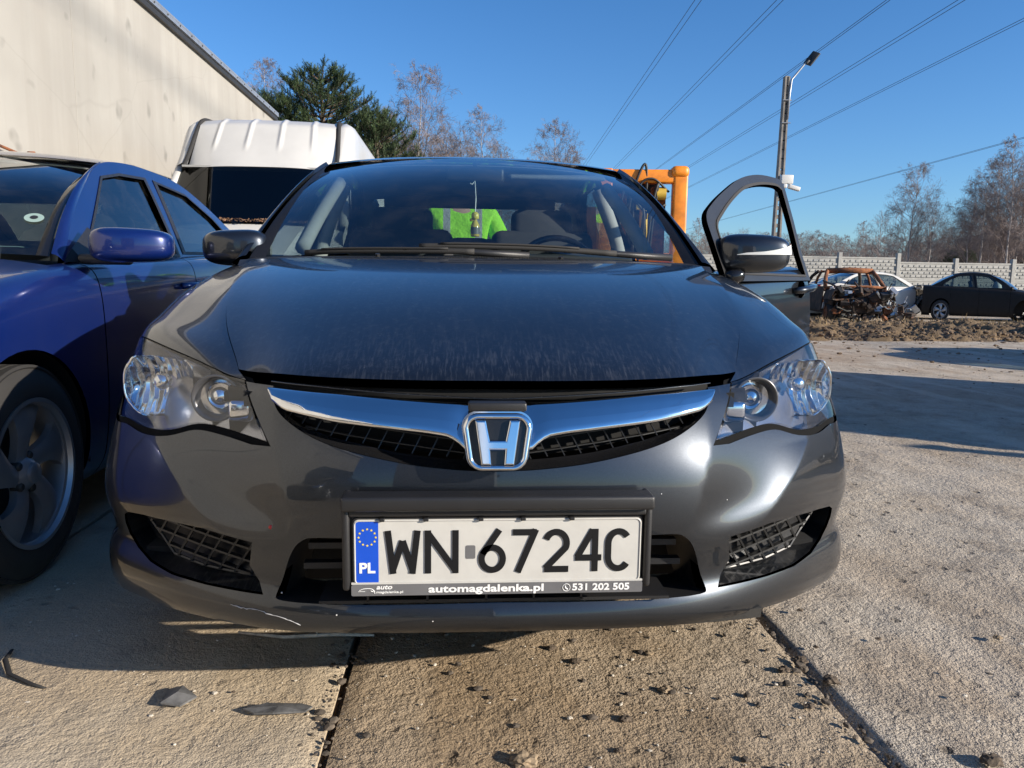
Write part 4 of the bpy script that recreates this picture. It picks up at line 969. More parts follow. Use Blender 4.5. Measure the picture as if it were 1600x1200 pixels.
# headlights
def reflector_mat():
    s = NT('fluted_reflector'); v = s.coord('Object', (1, 1, 1)); w_ = s.n('TexWave', wave_type='BANDS', bands_direction='X'); w_.inputs['Scale'].default_value = 16; w_.inputs['Distortion'].default_value = 2.5; s.l(v, w_.inputs['Vector'])
    s.set(Base_Color=(.85, .86, .88), Metallic=1., Roughness=.07, Normal=s.bump(w_.outputs['Fac'], .22, .02)); return s.m
M['flute'] = reflector_mat(); M['housing'] = plain('housing', (.40, .40, .42), .22, .8); M['housing_dark'] = plain('housing_dark', (.10, .10, .105), .3, .5)
shr = grow(HLpoly, -.05)
for sg, mr in ((1, None), (-1, 'L')):
    V, Fc, NN = surf_panel(NS, HLpoly, (), off=.002, skirt=.012, gstep=.12, bstep=.06, mirror=mr); lens = link('headlight', mesh('headlight', V, Fc, True, NN), M['lens'], CV, CL)
    V, Fc, NN = surf_panel(NS, HLpoly, (), off=-.075, skirt=0, gstep=.2, bstep=.1, mirror=mr); link('lamp_housing', mesh('lamp_housing', V, Fc, True, NN), M['housing'], lens)
    # rim wall
    Pp = np.array(resample(HLpoly, .1)); X0 = NS(Pp[:, 0], Pp[:, 1]); N0 = NS.normal(Pp[:, 0], Pp[:, 1])*(-1 if NS.flip else 1)
    W0 = X0-N0*.010; W1 = X0-N0*.075; ctr = X0.mean(0); W1 = ctr+(W1-ctr)*.97
    wl = np.concatenate([W0, W0[:1]])*[sg, 1, 1], np.concatenate([W1, W1[:1]])*[sg, 1, 1]; grid_obj('lamp_wall', wl, M['housing'], lens)
    for (bx, bz, br, dep, kind) in ((.754, .650, .080, .062, 0), (.578, .644, .046, .045, 1)):
        s_, t_ = NS.inv([(bx, bz)], (0, 2))[0]; by = float(NS([s_], [t_])[0][1])+(.050 if kind == 0 else .034)
        b = MB(); prof = [(br*1.07, -.006), (br*1.02, -.008), (br, 0)]+[(br*math.sqrt(u), dep*(1-u)) for u in np.linspace(.95, .03, 10)]
        b.lathe(prof, (bx*sg, by, bz), 'y', 48, 1)
        if kind == 0: b.V = [(math.copysign(min(.838, max(.678, abs(v[0]))), v[0]), v[1]+.15*max(0, abs(v[0])-.78), min(float(np.interp(abs(v[0]), [.66, .76, .86], [.700, .714, .716])), max(.577, v[2]))) for v in b.V]
        rb = b.obj('reflector_bowl', M['flute'] if kind == 0 else M['reflector'], lens, smooth=True)
        b = MB()
        if kind == 0: b.lathe([(.002, -.006), (.017, -.004), (.019, .004), (.016, .03), (.010, .045)], (bx*sg, by+.004, bz+.003), 'y', 24, 1); b.obj('bulb_shield', M['reflector'], lens, smooth=True)
        else:
            b.lathe([(0, -.004), (.012, -.001), (.022, .006), (.027, .016)], (bx*sg, by+.012, bz), 'y', 28, 1); b.obj('bulb_shield', M['reflector'], lens, smooth=True)
            b = MB(); b.lathe([(.050, -.008), (.046, -.010), (.040, .004), (.036, .02)], (bx*sg, by, bz), 'y', 40, 1); b.obj('lamp_bezel', M['housing_dark'], lens, smooth=True)
    b = MB(); b.bevbox((.520*sg, .235, .622), (.05, .03, .045), .01); b.obj('side_lamp', M['reflector'], lens, auto=40)
    # dark gasket under the lamp
    g1 = grow(HLpoly, .20); g2 = grow(HLpoly, -.004); V, Fc, NN = surf_panel(NS, g1, [g2], off=-.006, skirt=.01, gstep=.2, bstep=.06, mirror=mr); link('lamp_gasket', mesh('lamp_gasket', V, Fc, True, NN), M['seal_black'], lens)
# inner blocker behind all front panels
bl = []
m = MB(); m.box((0, .75, .55), (1.2, .9, .30)); m.box((0, .40, .46), (1.10, .30, .42)); m.box((0, 1.1, .55), (1.3, .5, .62)); m.obj('engine_bay', M['void'], CV, loc=CL)
m = MB(); m.box((0, .33, .655), (1.0, .30, .03)); m.obj('radiator_support', M['void'], CV, loc=CL)
m = MB(); m.box((0, 2.3, .27), (1.5, 4.0, .08)); m.obj('floor_pan', M['void'], CV, loc=CL)
# wheels + arches (front)
SPC = dict(FENDER_DEF); SPC.update(w=.905, archr=.355,
    path=[(.906, 1.20, .895), (.906, 1.42, .92), (.907, 1.7, .935), (.907, 2.3, .96), (.907, 3.0, .985), (.905, 3.6, 1.005), (.89, 4.1, 1.02), (.85, 4.36, 1.02), (.76, 4.47, 1.01), (.6, 4.53, 1.0), (.3, 4.56, .99), (0, 4.57, .985)],
    glassbase=((0, 1.20, .978), (.742, 1.40, .962)), glasstop=((0, 2.03, 1.405), (.622, 2.13, 1.368)),
    rearbase=((0, 4.02, 1.05), (.64, 3.86, 1.05)), reartop=((0, 3.32, 1.395), (.56, 3.26, 1.345)),
    side=dict(xb=.845, zb=.93),
    rail=[(1.34, .935), (1.52, 1.055), (1.80, 1.225), (2.08, 1.365), (2.35, 1.42), (2.70, 1.435), (3.05, 1.415), (3.35, 1.335), (3.65, 1.195), (3.95, 1.04)], roofz=1.465,
    win_front=[(1.60, .965), (1.62, 1.05), (1.95, 1.245), (2.16, 1.335), (2.30, 1.36), (2.50, 1.372), (2.44, .985)],
    win_rear=[(2.60, 1.372), (2.95, 1.365), (3.25, 1.28), (3.50, 1.15), (3.60, 1.04), (2.52, .995)], wheels=(.92, 3.60))
RS = Surf(ring_net(SPC['path']), hint=(1, 0, 0)); rp = np.array(SPC['path']); s_of = lambda y: float(np.interp(y, rp[:8, 1], range(8))); tm = RS.nj-1
def rpanel(name, poly, mr, **kw): return panel(name, M[gp], CV, RS, poly, (), CL, skirt=.015, gstep=.16, bstep=.1, mirror=mr, **kw)
def rect(a, b): return [(a, 0), (b, 0), (b, tm), (a, tm)]
rpanel('front_door', rect(s_of(1.424), s_of(2.456)), 'L')
for mr in (None, 'L'):
    rpanel('rear_door', rect(s_of(2.464), s_of(3.30)), mr)
    arc = [tuple(p) for p in RS.inv(arch(3.60, .355, n=26, a0=-.25, a1=math.pi+.25), (1, 2))]; a, b = s_of(3.308), s_of(4.2); arc = [p for p in arc if a+.02 < p[0] < b-.02 and p[1] < tm-.05]
    rpanel('quarter_panel', [(a, 0), (b, 0), (b, tm), (arc[0][0], tm)]+arc+[(arc[-1][0], tm), (a, tm)], mr)
rpanel('rear_bumper', [(s_of(4.2)+.02, 0), (RS.ni-1, 0), (RS.ni-1, tm), (s_of(4.2)+.02, tm)], 'both')
rows = []
for y in np.linspace(3.92, 4.455, 10):
    x = float(np.interp(y, [3.9, 4.1, 4.3, 4.46], [.80, .79, .765, .60])); rows.append([(x*u, y, 1.03-.02*(y-3.9)+.02*(1-abs(u)**2)) for u in np.linspace(-1, 1, 17)])
grid_obj('boot_lid', rows, M[gp], CV, CL)
o = roof_and_glass(CV, SPC, gp, CL, trim='gloss_black', sides=(-1,), parts=('roof', 'windscreen', 'rear_window', 'side'))
# right side: the opening of the front door stays open; only the rear part of the frame and its window
sd = o['side']; rail = np.array(bez(SPC['rail'], 6)); zb = lambda y: float(np.interp(y, [1.3, 2.3, 3.0, 4.0], [.93, .962, .985, 1.015]))
up = [tuple(p) for p in rail if p[0] >= 1.34]; low = []
open_poly = [(1.46, .90), (1.50, 1.0), (1.80, 1.19), (2.10, 1.33), (2.30, 1.385), (2.50, 1.395), (2.46, .90)]
outer = [tuple(p) for p in rail]+[(3.9, zb(3.9)), (2.47, zb(2.47))]+[(2.51, 1.39), (2.30, 1.383), (2.10, 1.33), (1.80, 1.19), (1.50, 1.0), (1.42, .935)]
V, Fc, NN = surf_panel(sd, outer, [SPC['win_rear']], skirt=.03, gstep=.05, bstep=.03); link('window_frame', mesh('window_frame', V, Fc, True, NN), M[gp], CV, CL)
V, Fc, NN = surf_panel(sd, SPC['win_rear'], (), off=-.012, skirt=0, gstep=.08, bstep=.05); link('side_window', mesh('side_window', V, Fc, True, NN), M['side_glass'], CV, CL)
m = MB(); m.box((.80, 2.47, .62), (.12, .10, .72)); m.box((.80, 1.40, .55), (.14, .06, .62)); m.box((.82, 1.9, .24), (.10, 1.1, .12)); m.obj('door_sill', M[gp], CV, loc=CL)
for y in (.92, 3.60):
    for sg in (1, -1):
        wheel(CV, (sg*.785, y, .317), sg, loc=CL, twist=.1); a = MB(); a.lathe([(.368, .29), (.368, 0), (.05, 0)], (sg*.595, y, .317), 'x', 28, sg, -.15, math.pi+.15); a.obj('wheel_arch_liner', M['void'], CV, smooth=True, loc=CL)
# interior trim of pillars
# cowl, wipers
rows = []
for x in np.linspace(-.78, .78, 33):
    u = abs(x)/.78; y0 = 1.055+.135*u**2.4; y1 = 1.215+.20*u**2.4; z0 = .957-.012*u; z1 = .974-.012*u; rows.append([(x, y0, z0-.015), (x, y0+.03, z0+.003), (x, (y0+y1)/2, (z0+z1)/2-.002), (x, y1, z1)])
cw = grid_obj('cowl', rows, M['black_plastic'], CV, CL)
m = MB()
for i in range(150):
    x = -.60+1.20*i/149
    if i % 10 in (8, 9): continue
    u = abs(x)/.78; y = 1.108+.16*u**2.4; z = .9645-.012*u; m.box((x, y, z), (.0040, .040, .005))
tag(m.obj('cowl_vent', M['grille_plastic'], CV, loc=CL), kind='stuff')
def wiper(pts, blade):
    m = MB(); m.tube(pts, [.012, .011, .008, .007, .005][:len(pts)], 8); wa = m.obj('wiper_arm', M['black_plastic'], CV, smooth=True, loc=CL)
    m = MB(); P = [Vector(p) for p in bez(blade, 6)]; m.tube(P, .0075, 6, sy=1.4); m.tube([p+Vector((0, -.006, .008)) for p in P[3:-3]], .004, 6); m.obj('wiper_blade', M['rubber'], wa, smooth=True)
wiper([(.66, 1.27, .978), (.50, 1.245, .985), (.30, 1.225, .995), (.10, 1.22, 1.002), (0, 1.22, 1.003)], [(.46, 1.235, .988), (.2, 1.205, 1.00), (-.05, 1.195, 1.003), (-.20, 1.20, 1.0)])
wiper([(.16, 1.19, .975), (0, 1.185, .982), (-.15, 1.19, .988), (-.25, 1.195, .990)], [(-.02, 1.18, .985), (-.2, 1.19, .985), (-.45, 1.23, .982), (-.58, 1.27, .975)])
for x in (-.33, .26):
    m = MB(); m.tube([(x, 1.152, .955), (x, 1.147, .972)], .008); m.obj('washer_nozzle', M['black_plastic'], CV, loc=CL)
# interior
m = MB(); m.bevbox((0, 1.66, .90), (1.44, .56, .13), .06); m.bevbox((.36, 1.56, .965), (.42, .22, .05), .02); m.obj('dashboard', M['fabric_dark'], CV, auto=50, loc=CL)
for x in (-.355, .355):
    seat(CV, x, 2.42, 'fabric_dark', CL, w=.52, z0=.36)
seat(CV, 0, 3.30, 'fabric_dark', CL, w=1.30, z0=.36, head=False)
for x in (-.4, 0, .4):
    m = MB(); m.bevbox((x, 3.47, 1.085), (.24, .09, .12), .04); m.obj('rear_headrest', M['fabric_dark'], CV, auto=50, loc=CL)
m = MB(); m.box((0, 3.75, 1.02), (1.3, .5, .02)); m.obj('parcel_shelf', M['fabric_dark'], CV, loc=CL)
m = MB(); m.tube([(.36+.185*math.cos(a), 2.02+.05*math.sin(a), .90+.18*math.sin(a)) for a in np.linspace(0, 2*math.pi, 40)[:-1]], .014, 10, closed=True)
for a in (-.1, math.pi+.1, -math.pi/2): m.tube([(.36, 2.0, .90), (.36+.17*math.cos(a), 2.02+.05*math.sin(a), .90+.17*math.sin(a))], .014, 8)
m.bevbox((.36, 1.99, .90), (.13, .05, .12), .02); m.obj('steering_wheel', M['gloss_black'], CV, smooth=True, loc=CL)
m = MB(); m.bevbox((0, 1.93, 1.325), (.24, .035, .065), .015); m.tube([(0, 1.95, 1.33), (0, 2.02, 1.39)], .01); m.obj('rear_view_mirror', M['black_plastic'], CV, auto=50, loc=CL)
for x in (.36,):  # pale visor-shaped slab stands in for a reflection strip on the windscreen
    m = MB(); m.bevbox((x, 2.14, 1.358), (.42, .20, .018), .008, Matrix.Rotation(.25, 3, 'X')); m.obj('visor_reflection', M['fabric_grey'], CV, auto=50, loc=CL)
for sg in (1, -1):
    P = [(sg*.655, 1.60, 1.00), (sg*.625, 1.82, 1.14), (sg*.585, 2.10, 1.30)]; m = MB(); m.tube(bez(P, 5), .028, 8); m.obj('pillar_lining', M['fabric_grey'], CV, smooth=True, loc=CL)
    m = MB(); m.tube(bez([(sg*.76, 2.48, .92), (sg*.71, 2.50, 1.12), (sg*.62, 2.50, 1.34)], 5), .035, 8); m.obj('centre_pillar', M['fabric_grey'], CV, smooth=True, loc=CL)
    m = MB(); m.tube(bez([(sg*.70, 3.85, 1.02), (sg*.66, 3.55, 1.18), (sg*.58, 3.28, 1.32)], 5), .05, 8); m.obj('rear_pillar_lining', M['fabric_grey'], CV, smooth=True, loc=CL)
# left mirror of the photograph (closed door)
mm = mirror_shell('door_mirror', M[gp], CV, (-.865, 1.50, .994), (.115, .085, .070), .05, CL, -1, p=3.4)
m = MB(); m.bevbox((-.83, 1.52, .935), (.10, .06, .035), .012); m.obj('mirror_foot', M['black_plastic'], mm, auto=40)
# open door (hinge at x .905, y 1.42)
DA = math.radians(-41); hinge = Vector((.905, 1.42, 0)); Rz = Matrix.Rotation(DA, 3, 'Z')
def swing(o):
    """turn the vertices of an object (car coordinates) about the hinge"""
    for v in o.data.vertices: v.co = Rz @ (v.co-hinge)+hinge
    return o
def door_mesh(name, S_, outer, holes, mat, off=0., skirt=.02, **kw):
    V, Fc, NN = surf_panel(S_, outer, holes, off=off, skirt=skirt, **kw); R_ = np.array(Rz); h_ = np.array(hinge)
    V = (V-h_) @ R_.T+h_; NN = NN @ R_.T; return mesh(name, V, Fc, True, NN)
dr = link('front_door', door_mesh('front_door', RS, [(s_of(1.424), .25), (s_of(2.43), .25), (s_of(2.50), 2.2), (s_of(2.53), 3.6), (s_of(2.50), 5.5), (s_of(2.44), tm), (s_of(1.424), tm)], (), M[gp], skirt=.03, gstep=.14, bstep=.08), M[gp], CV, CL)
dside = Side(.90, .93, k=.42, curve=0)
fo = sm([(1.425, .90), (1.430, 1.05), (1.445, 1.140), (1.56, 1.20), (1.76, 1.272), (2.00, 1.345), (2.25, 1.388), (2.48, 1.402), (2.585, 1.398), (2.612, 1.355)], 4)+[(2.565, 1.20), (2.50, 1.04), (2.485, .91)]
fi = sm([(1.505, .935), (1.510, 1.06), (1.525, 1.110), (1.60, 1.150), (1.78, 1.225), (2.00, 1.297), (2.24, 1.340), (2.47, 1.358), (2.545, 1.345)], 4)+[(2.50, 1.19), (2.44, 1.03), (2.425, .935)]
link('window_frame', door_mesh('window_frame', dside, fo, [fi], M[gp], skirt=.022, gstep=.05, bstep=.02), M['black_plastic'], dr)
c_ = np.mean(fi, axis=0); fj = [tuple(p) for p in grow(fi, .012)]; fk = [tuple(p) for p in grow(fo, -.010)]
link('frame_seal', door_mesh('frame_seal', dside, fj, [fi], M[gp], off=.003, skirt=.02, gstep=.05, bstep=.02), M['rubber'], dr)
V, Fc, NN = surf_panel(RS, [(s_of(1.44), .3), (s_of(2.43), .3), (s_of(2.48), 3.6), (s_of(2.40), tm-.1), (s_of(1.44), tm-.1)], (), off=-.07, skirt=0, gstep=.2, bstep=.15); R_ = np.array(Rz); V = (V-np.array(hinge)) @ R_.T+np.array(hinge); link('door_lining', mesh('door_lining', V, Fc, True), M['fabric_dark'], dr)
def dpt(a, out, z): return Rz @ (Vector((.905+out, 1.42+a, z))-hinge)+hinge
def sidex(a, z): k = RS.inv([(1.42+a, z)], (1, 2))[0]; return float(RS([k[0]], [k[1]])[0][0])-.905
hx = sidex(.95, .86)
m = MB(); m.tube([dpt(a, hx+o_, z) for a, o_, z in ((.83, .0, .862), (.845, .03, .864), (.88, .042, .867), (.98, .044, .875), (1.04, .036, .880), (1.06, .005, .882))], [.014, .016, .016, .016, .015, .012], 10); m.obj('door_handle', M['grey_paint'], dr, smooth=True)
m = MB(); m.lathe([(.040, 0), (.038, .003), (.02, -.006), (0, -.010)], dpt(.94, hx+.004, .868), 'x', 24, 1)
rr = m.obj('handle_recess', M['grey_paint'], dr, smooth=True)
mc = dpt(.13, .052, 1.003); mm = mirror_shell('door_mirror', M[gp], dr, mc, (.132, .085, .078), -.30, (0, 0, 0), 1, p=3.4)
m = MB(); m.tube([dpt(.03, -.02, .905), dpt(.06, .03, .925), mc+Vector((-.05, .0, -.06))], [.035, .028, .024], 10); m.obj('mirror_foot', M['gloss_black'], mm, smooth=True)
# indicator strip on the mirror: wedge on its front face towards the outer end
V = []; F = []; nn = 14
R2 = Matrix.Rotation(-.30, 3, 'Z'); f_ = lambda t, p_=3.4: math.copysign(abs(t)**(2/p_), t)
def shell_pt(th, ph, g=1.02):
    x = f_(math.cos(ph))*f_(math.cos(th)); y = f_(math.cos(ph))*f_(math.sin(th)); z = f_(math.sin(ph))
    if y > 0: y *= .35
    return R2 @ Vector((x*.132*g, y*.085*(1-.25*max(0, x))*g, z*.078*(1-.16*(x+1)/2)*g))+mc
zph = lambda z: math.asin(math.copysign(abs(z)**1.7, z))
for i in range(nn):
    f0_ = i/(nn-1); th = -math.pi*.58+math.pi*.60*f0_**.9
    V += [shell_pt(th, zph(-.06+.66*f0_**.8), 1.045), shell_pt(th, zph(-.08+.05*f0_), 1.045)]
for i in range(nn-1): F.append((2*i, 2*i+2, 2*i+3, 2*i+1))
m = MB(); m.add(V, F); m.obj('mirror_indicator', M['clear_lens'], mm, smooth=True)
# number plate
PX, PY, PZ = 0.0, -.040, .0
m = MB(); y0 = -.060
for (a, b, c0, c1) in ((-.278, .277, .494, .520), (-.278, -.264, .345, .520), (.263, .277, .345, .520)):
    m.bevbox(((a+b)/2, y0+(.022 if c0 > .45 else .034), (c0+c1)/2), (b-a, .050 if c0 > .45 else .044, c1-c0), .006)
m.bevbox((0, -.018, .425), (.545, .03, .16), .004); m.bevbox((0, -.038, .487), (.53, .02, .012), .003)
hold = m.obj('plate_holder', M['black_plastic'], CV, auto=40, loc=CL)
def rrect(x0, x1, z0, z1, r, n=5):
    o = []
    for (cx_, cz_, a0) in ((x1-r, z1-r, 0), (x0+r, z1-r, math.pi/2), (x0+r, z0+r, math.pi), (x1-r, z0+r, 1.5*math.pi)):
        for k in range(n+1): a = a0+math.pi/2*k/n; o.append((cx_+r*math.cos(a), cz_+r*math.sin(a)))
    return o
m = MB(); m.prism(rrect(-.260, .260, .352, .478, .010), -.042, -.034); m.prism(rrect(-.264, .264, .335, .482, .011), -.034, -.030); m.obj('plate_frame', M['black_plastic'], hold, auto=30)
m = MB(); m.prism(rrect(-.2575, .2575, .356, .4755, .009), -.0445, -.040); npo = m.obj('number_plate', M['plate_white'], hold, auto=30)
m = MB(); m.tube([(x, -.0450, z) for x, z in rrect(-.2555, .2555, .358, .4735, .008)], .0012, 6, closed=True); m.obj('plate_rim', M['plate_white'], npo)
m = MB(); m.prism(rrect(-.2535, -.2140, .359, .4725, .003), -.0448, -.0440); m.obj('country_band', M['plate_blue'], npo)
for k in range(12):
    a = 2*math.pi*k/12; cx_, cz_ = -.2335+.0150*math.cos(a), .4435+.0150*math.sin(a); pts = []
    for j in range(10): r_ = .0024 if j % 2 == 0 else .0010; b = math.pi/2+j*math.pi/5; pts.append((cx_+r_*math.cos(b), cz_+r_*math.sin(b)))
    m = MB(); m.prism(pts, -.0453, -.0448); m.obj('band_star', M['star_yellow'], npo)
text_mesh('PL', .026, M['white_ink'], 'country_code', npo, (-.2478, -.0452, .3785), bold=.0008, width=.028)
def ribbon(pts, wd):
    P = [np.array(p, float) for p in pts]; n = len(P); L_ = []; R_ = []
    for i in range(n):
        if i == 0: d = P[1]-P[0]; nrm = np.array([-d[1], d[0]])/np.linalg.norm(d); s = 1
        elif i == n-1: d = P[-1]-P[-2]; nrm = np.array([-d[1], d[0]])/np.linalg.norm(d); s = 1
        else:
            a = P[i]-P[i-1]; b = P[i+1]-P[i]; a = a/np.linalg.norm(a); b = b/np.linalg.norm(b); na = np.array([-a[1], a[0]]); nb = np.array([-b[1], b[0]]); nrm = na+nb; nrm /= np.linalg.norm(nrm); s = min(1.9, 1/max(.3, np.dot(nrm, na)))
        L_.append(P[i]+nrm*wd/2*s); R_.append(P[i]-nrm*wd/2*s)
    return L_, R_
def arcp(cx_, cy_, rx, ry, a0, a1, n=14): return [(cx_+rx*math.cos(math.radians(a0+(a1-a0)*k/n)), cy_+ry*math.sin(math.radians(a0+(a1-a0)*k/n))) for k in range(n+1)]
GL = {  # strokes in a box 1 wide, 1 high (stroke centre lines)
 'W': [[(.02, 1.07), (.19, -.07)], [(.17, 0.), (.50, .80)], [(.50, .80), (.83, 0.)], [(.81, -.07), (.98, 1.07)]],
 'N': [[(.06, -.07), (.06, 1.07)], [(.06, 1.0), (.94, 0.)], [(.94, -.07), (.94, 1.07)]],
 '6': [[(.80, 1.07), (.12, .46)]+arcp(.5, .30, .46, .30, 165, 515, 30)],
 '7': [[(.0, 1.0), (1.0, 1.0)], [(.97, 1.07), (.22, -.07)]],
 '2': [[*arcp(.5, .70, .46, .30, 160, -25, 18), (.04, .02)], [(.0, 0.), (1.05, 0.)]],
 '4': [[(.70, 1.05), (.05, .32)], [(-.04, .30), (1.08, .30)], [(.80, 1.07), (.80, -.07)]],
 'C': [[*arcp(.5, .68, .46, .32, 35, 180, 14), *arcp(.5, .32, .46, .32, 180, 325, 14)]]}
SW = .0112; ZC0, ZC1 = .381, .4505
for ch, x0, x1 in (('W', -.1985, -.1440), ('N', -.1300, -.0745), ('6', -.0330, .0085), ('7', .0245, .0670), ('2', .0820, .1235), ('4', .1395, .1820), ('C', .1960, .2370)):
    m = MB(); zoff = 0
    for si, st in enumerate(GL[ch]):
        P = [(x0+a*(x1-x0), ZC0+b*(ZC1-ZC0)) for a, b in st]; L_, R_ = ribbon(P, SW)
        y1 = -.0462-.00006*si; V = [(a, -.0444, b) for a, b in L_]+[(a, -.0444, b) for a, b in R_]+[(a, y1, b) for a, b in L_]+[(a, y1, b) for a, b in R_]; n = len(L_); F = []
        for i in range(n-1): F += [(2*n+i, 2*n+i+1, 3*n+i+1, 3*n+i), (i, i+1, 2*n+i+1, 2*n+i), (n+i, n+i+1, 3*n+i+1, 3*n+i)]
        F += [(0, n, 3*n, 2*n), (n-1, 2*n-1, 4*n-1, 3*n-1)]; m.add(V, F)
    m.obj('plate_character', M['ink'], npo)
m = MB(); m.prism(rrect(-.0600, -.0425, .402, .427, .003), -.0450, -.0440); m.obj('validation_sticker', M['strip_grey'], npo); 
m = MB(); m.prism(rrect(-.262, .262, .3365, .3570, .003), -.0480, -.0420); stp = m.obj('dealer_strip', M['strip_grey'], hold, auto=30)
m = MB(); m.prism([(-.262, .3572), (.262, .3572), (.262, .3605), (-.262, .3605)], -.0465, -.0430); m.obj('strip_edge', M['plate_white'], stp)
text_mesh('automagdalenka.pl', .0185, M['white_ink'], 'dealer_name', stp, (-.126, -.0484, .3418), bold=.0005, width=.207, extrude=.0003)
text_mesh('531 202 505', .0175, M['white_ink'], 'phone_number', stp, (.133, -.0484, .3418), bold=.0005, width=.105, extrude=.0003)
text_mesh('auto', .0115, M['white_ink'], 'small_logo_text', stp, (-.218, -.0484, .3490), bold=.0003, shear=.2, width=.028, extrude=.0003)
text_mesh('magdalenka.pl', .006, M['white_ink'], 'small_logo_text', stp, (-.218, -.0484, .3415), bold=.0001, width=.047, extrude=.0003)
m = MB(); m.tube([(.1225+.0068*math.cos(a), -.0484, .3470+.0068*math.sin(a)) for a in np.linspace(0, 2*math.pi, 24)[:-1]], .0006, 5, closed=True); m.tube(bez([(.1205, -.0485, .3505), (.1205, -.0485, .3470), (.1245, -.0485, .3435)], 4), .0012, 5); m.obj('phone_symbol', M['white_ink'], stp)
m = MB(); m.tube(bez([(-.248, -.0484, .347), (-.240, -.0484, .350), (-.228, -.0484, .350), (-.222, -.0484, .346), (-.221, -.0484, .341)], 4), .0006, 5); m.tube([(-.250, -.0484, .345), (-.238, -.0484, .345)], .0004, 5); m.tube([(-.228, -.0484, .346), (-.223, -.0484, .344)], .0008, 5); m.obj('logo_outline', M['white_ink'], stp)
for x in (-.207, -.130, -.0330, .0425, .1300): 
    m = MB(); m.bevbox((x, -.046, .4760), (.009, .010, .006), .0015); m.obj('frame_clip', M['black_plastic'], npo)
# hanging bottle air freshener behind the windscreen: a thing of its own
AF = empty('air_freshener', (-.004, 1.80, 1.12), 0, 'small yellow bottle hanging on a white string behind the windscreen of the grey saloon', 'air freshener')
m = MB(); m.lathe([(0, -.055), (.016, -.055), (.018, -.05), (.018, -.01), (.012, .002), (.008, .008), (.008, .02)], (0, 0, 0), 'z', 20); m.obj('bottle', M['bottle'], AF, smooth=True)
m = MB(); m.lathe([(.013, .015), (.015, .018), (.015, .034), (.009, .042), (0, .045)], (0, 0, 0), 'z', 16); m.bevbox((-.012, 0, .012), (.02, .012, .012), .004); m.obj('bottle_cap', M['cream'], AF, smooth=True)
m = MB(); m.lathe([(.0188, -.045), (.0188, -.018)], (0, 0, 0), 'z', 20); m.obj('bottle_label', M['strip_grey'], AF, smooth=True)
m = MB(); m.tube([(0, 0, .04), (.003, .02, .10), (.0, .09, .175)], .0022, 6); m.tube([(.0, .09, .175), (-.012, .08, .16), (-.02, .075, .165)], .0018, 6); m.obj('string', M['white_ink'], AF)
def on_skin(x, z, o=.0012):
    s_, t_ = NS.inv([(abs(x), z)], (0, 2))[0]; p = NS([s_], [t_])[0]; n = NS.normal([s_], [t_])[0]*(-1 if NS.flip else 1); p = p+n*o; return Vector((math.copysign(p[0], x), p[1], p[2]))
M['bare_scratch'] = plain('bare_scratch', (.55, .55, .55), .5)
SCR = [(-.512, .262), (-.478, .262), (-.450, .263), (-.415, .258), (-.388, .253), (-.370, .247)]
m = MB(); m.tube([on_skin(a+random.uniform(-.002, .002), b+random.uniform(-.0015, .0015)) for a, b in resample(SCR, .008, False)], [.0004+.0007*random.random() for _ in resample(SCR, .008, False)], 4); m.obj('scratch', M['bare_scratch'], CV, loc=CL)
for a, b, r_, mt in ((-.4245, .4305, .004, 'red_lens'), (-.408, .300, .0015, 'bare_scratch'), (-.30, .27, .0015, 'bare_scratch'), (.46, .47, .0012, 'bare_scratch'), (-.12, .262, .0012, 'bare_scratch'), (.31, .50, .0012, 'bare_scratch')):
    p = on_skin(a, b, 0); m = MB(); m.lathe([(0, -.0012), (r_, -.0006), (r_*1.1, .001)], p, 'y', 8); m.obj('paint_chip', M[mt], CV, smooth=True, loc=CL)
# ---------------------------------------------------------------- blue saloon on the left
BX = -2.19
BL = empty('saloon_car', (BX, 2.3, 0), 0, 'glossy dark blue saloon car parked close beside the grey car on the left', 'car'); LB = (0, -2.3, 0)
SB = dict(FENDER_DEF)
SBs, ob = build_saloon(BL, LB, SB, 'blue_paint', fine_wheel=(1, True), rear_glass='dark_glass')
for sg in (1, -1):
    c = (sg*1.022, 1.36, .993); mm = mirror_shell('door_mirror', M['blue_paint'], BL, c, (.130, .095, .062), 0.10*sg, LB, sg, p=3.6)
    m = MB(); m.bevbox((sg*.91, 1.40, .945), (.16, .09, .035), .015); m.add([(sg*.80, 1.34, .935), (sg*.86, 1.36, .93), (sg*.86, 1.62, .95), (sg*.80, 1.62, 1.03), (sg*.80, 1.52, 1.06), (sg*.82, 1.36, .98)], [(0, 1, 2, 3, 4, 5)]); m.obj('mirror_foot', M['black_plastic'], mm, auto=40)
    m = MB(); m.tube([(sg*(.885+o), y, z) for y, o, z in ((2.20, .0, .845), (2.22, .03, .847), (2.30, .04, .85), (2.38, .035, .853), (2.42, .0, .855))], .014, 10); m.obj('door_handle', M['blue_paint'], BL, smooth=True, loc=LB)
m = MB(); m.lathe([(0, 0), (.036, .001)], (.30, 0, 0), 'z', 24); 
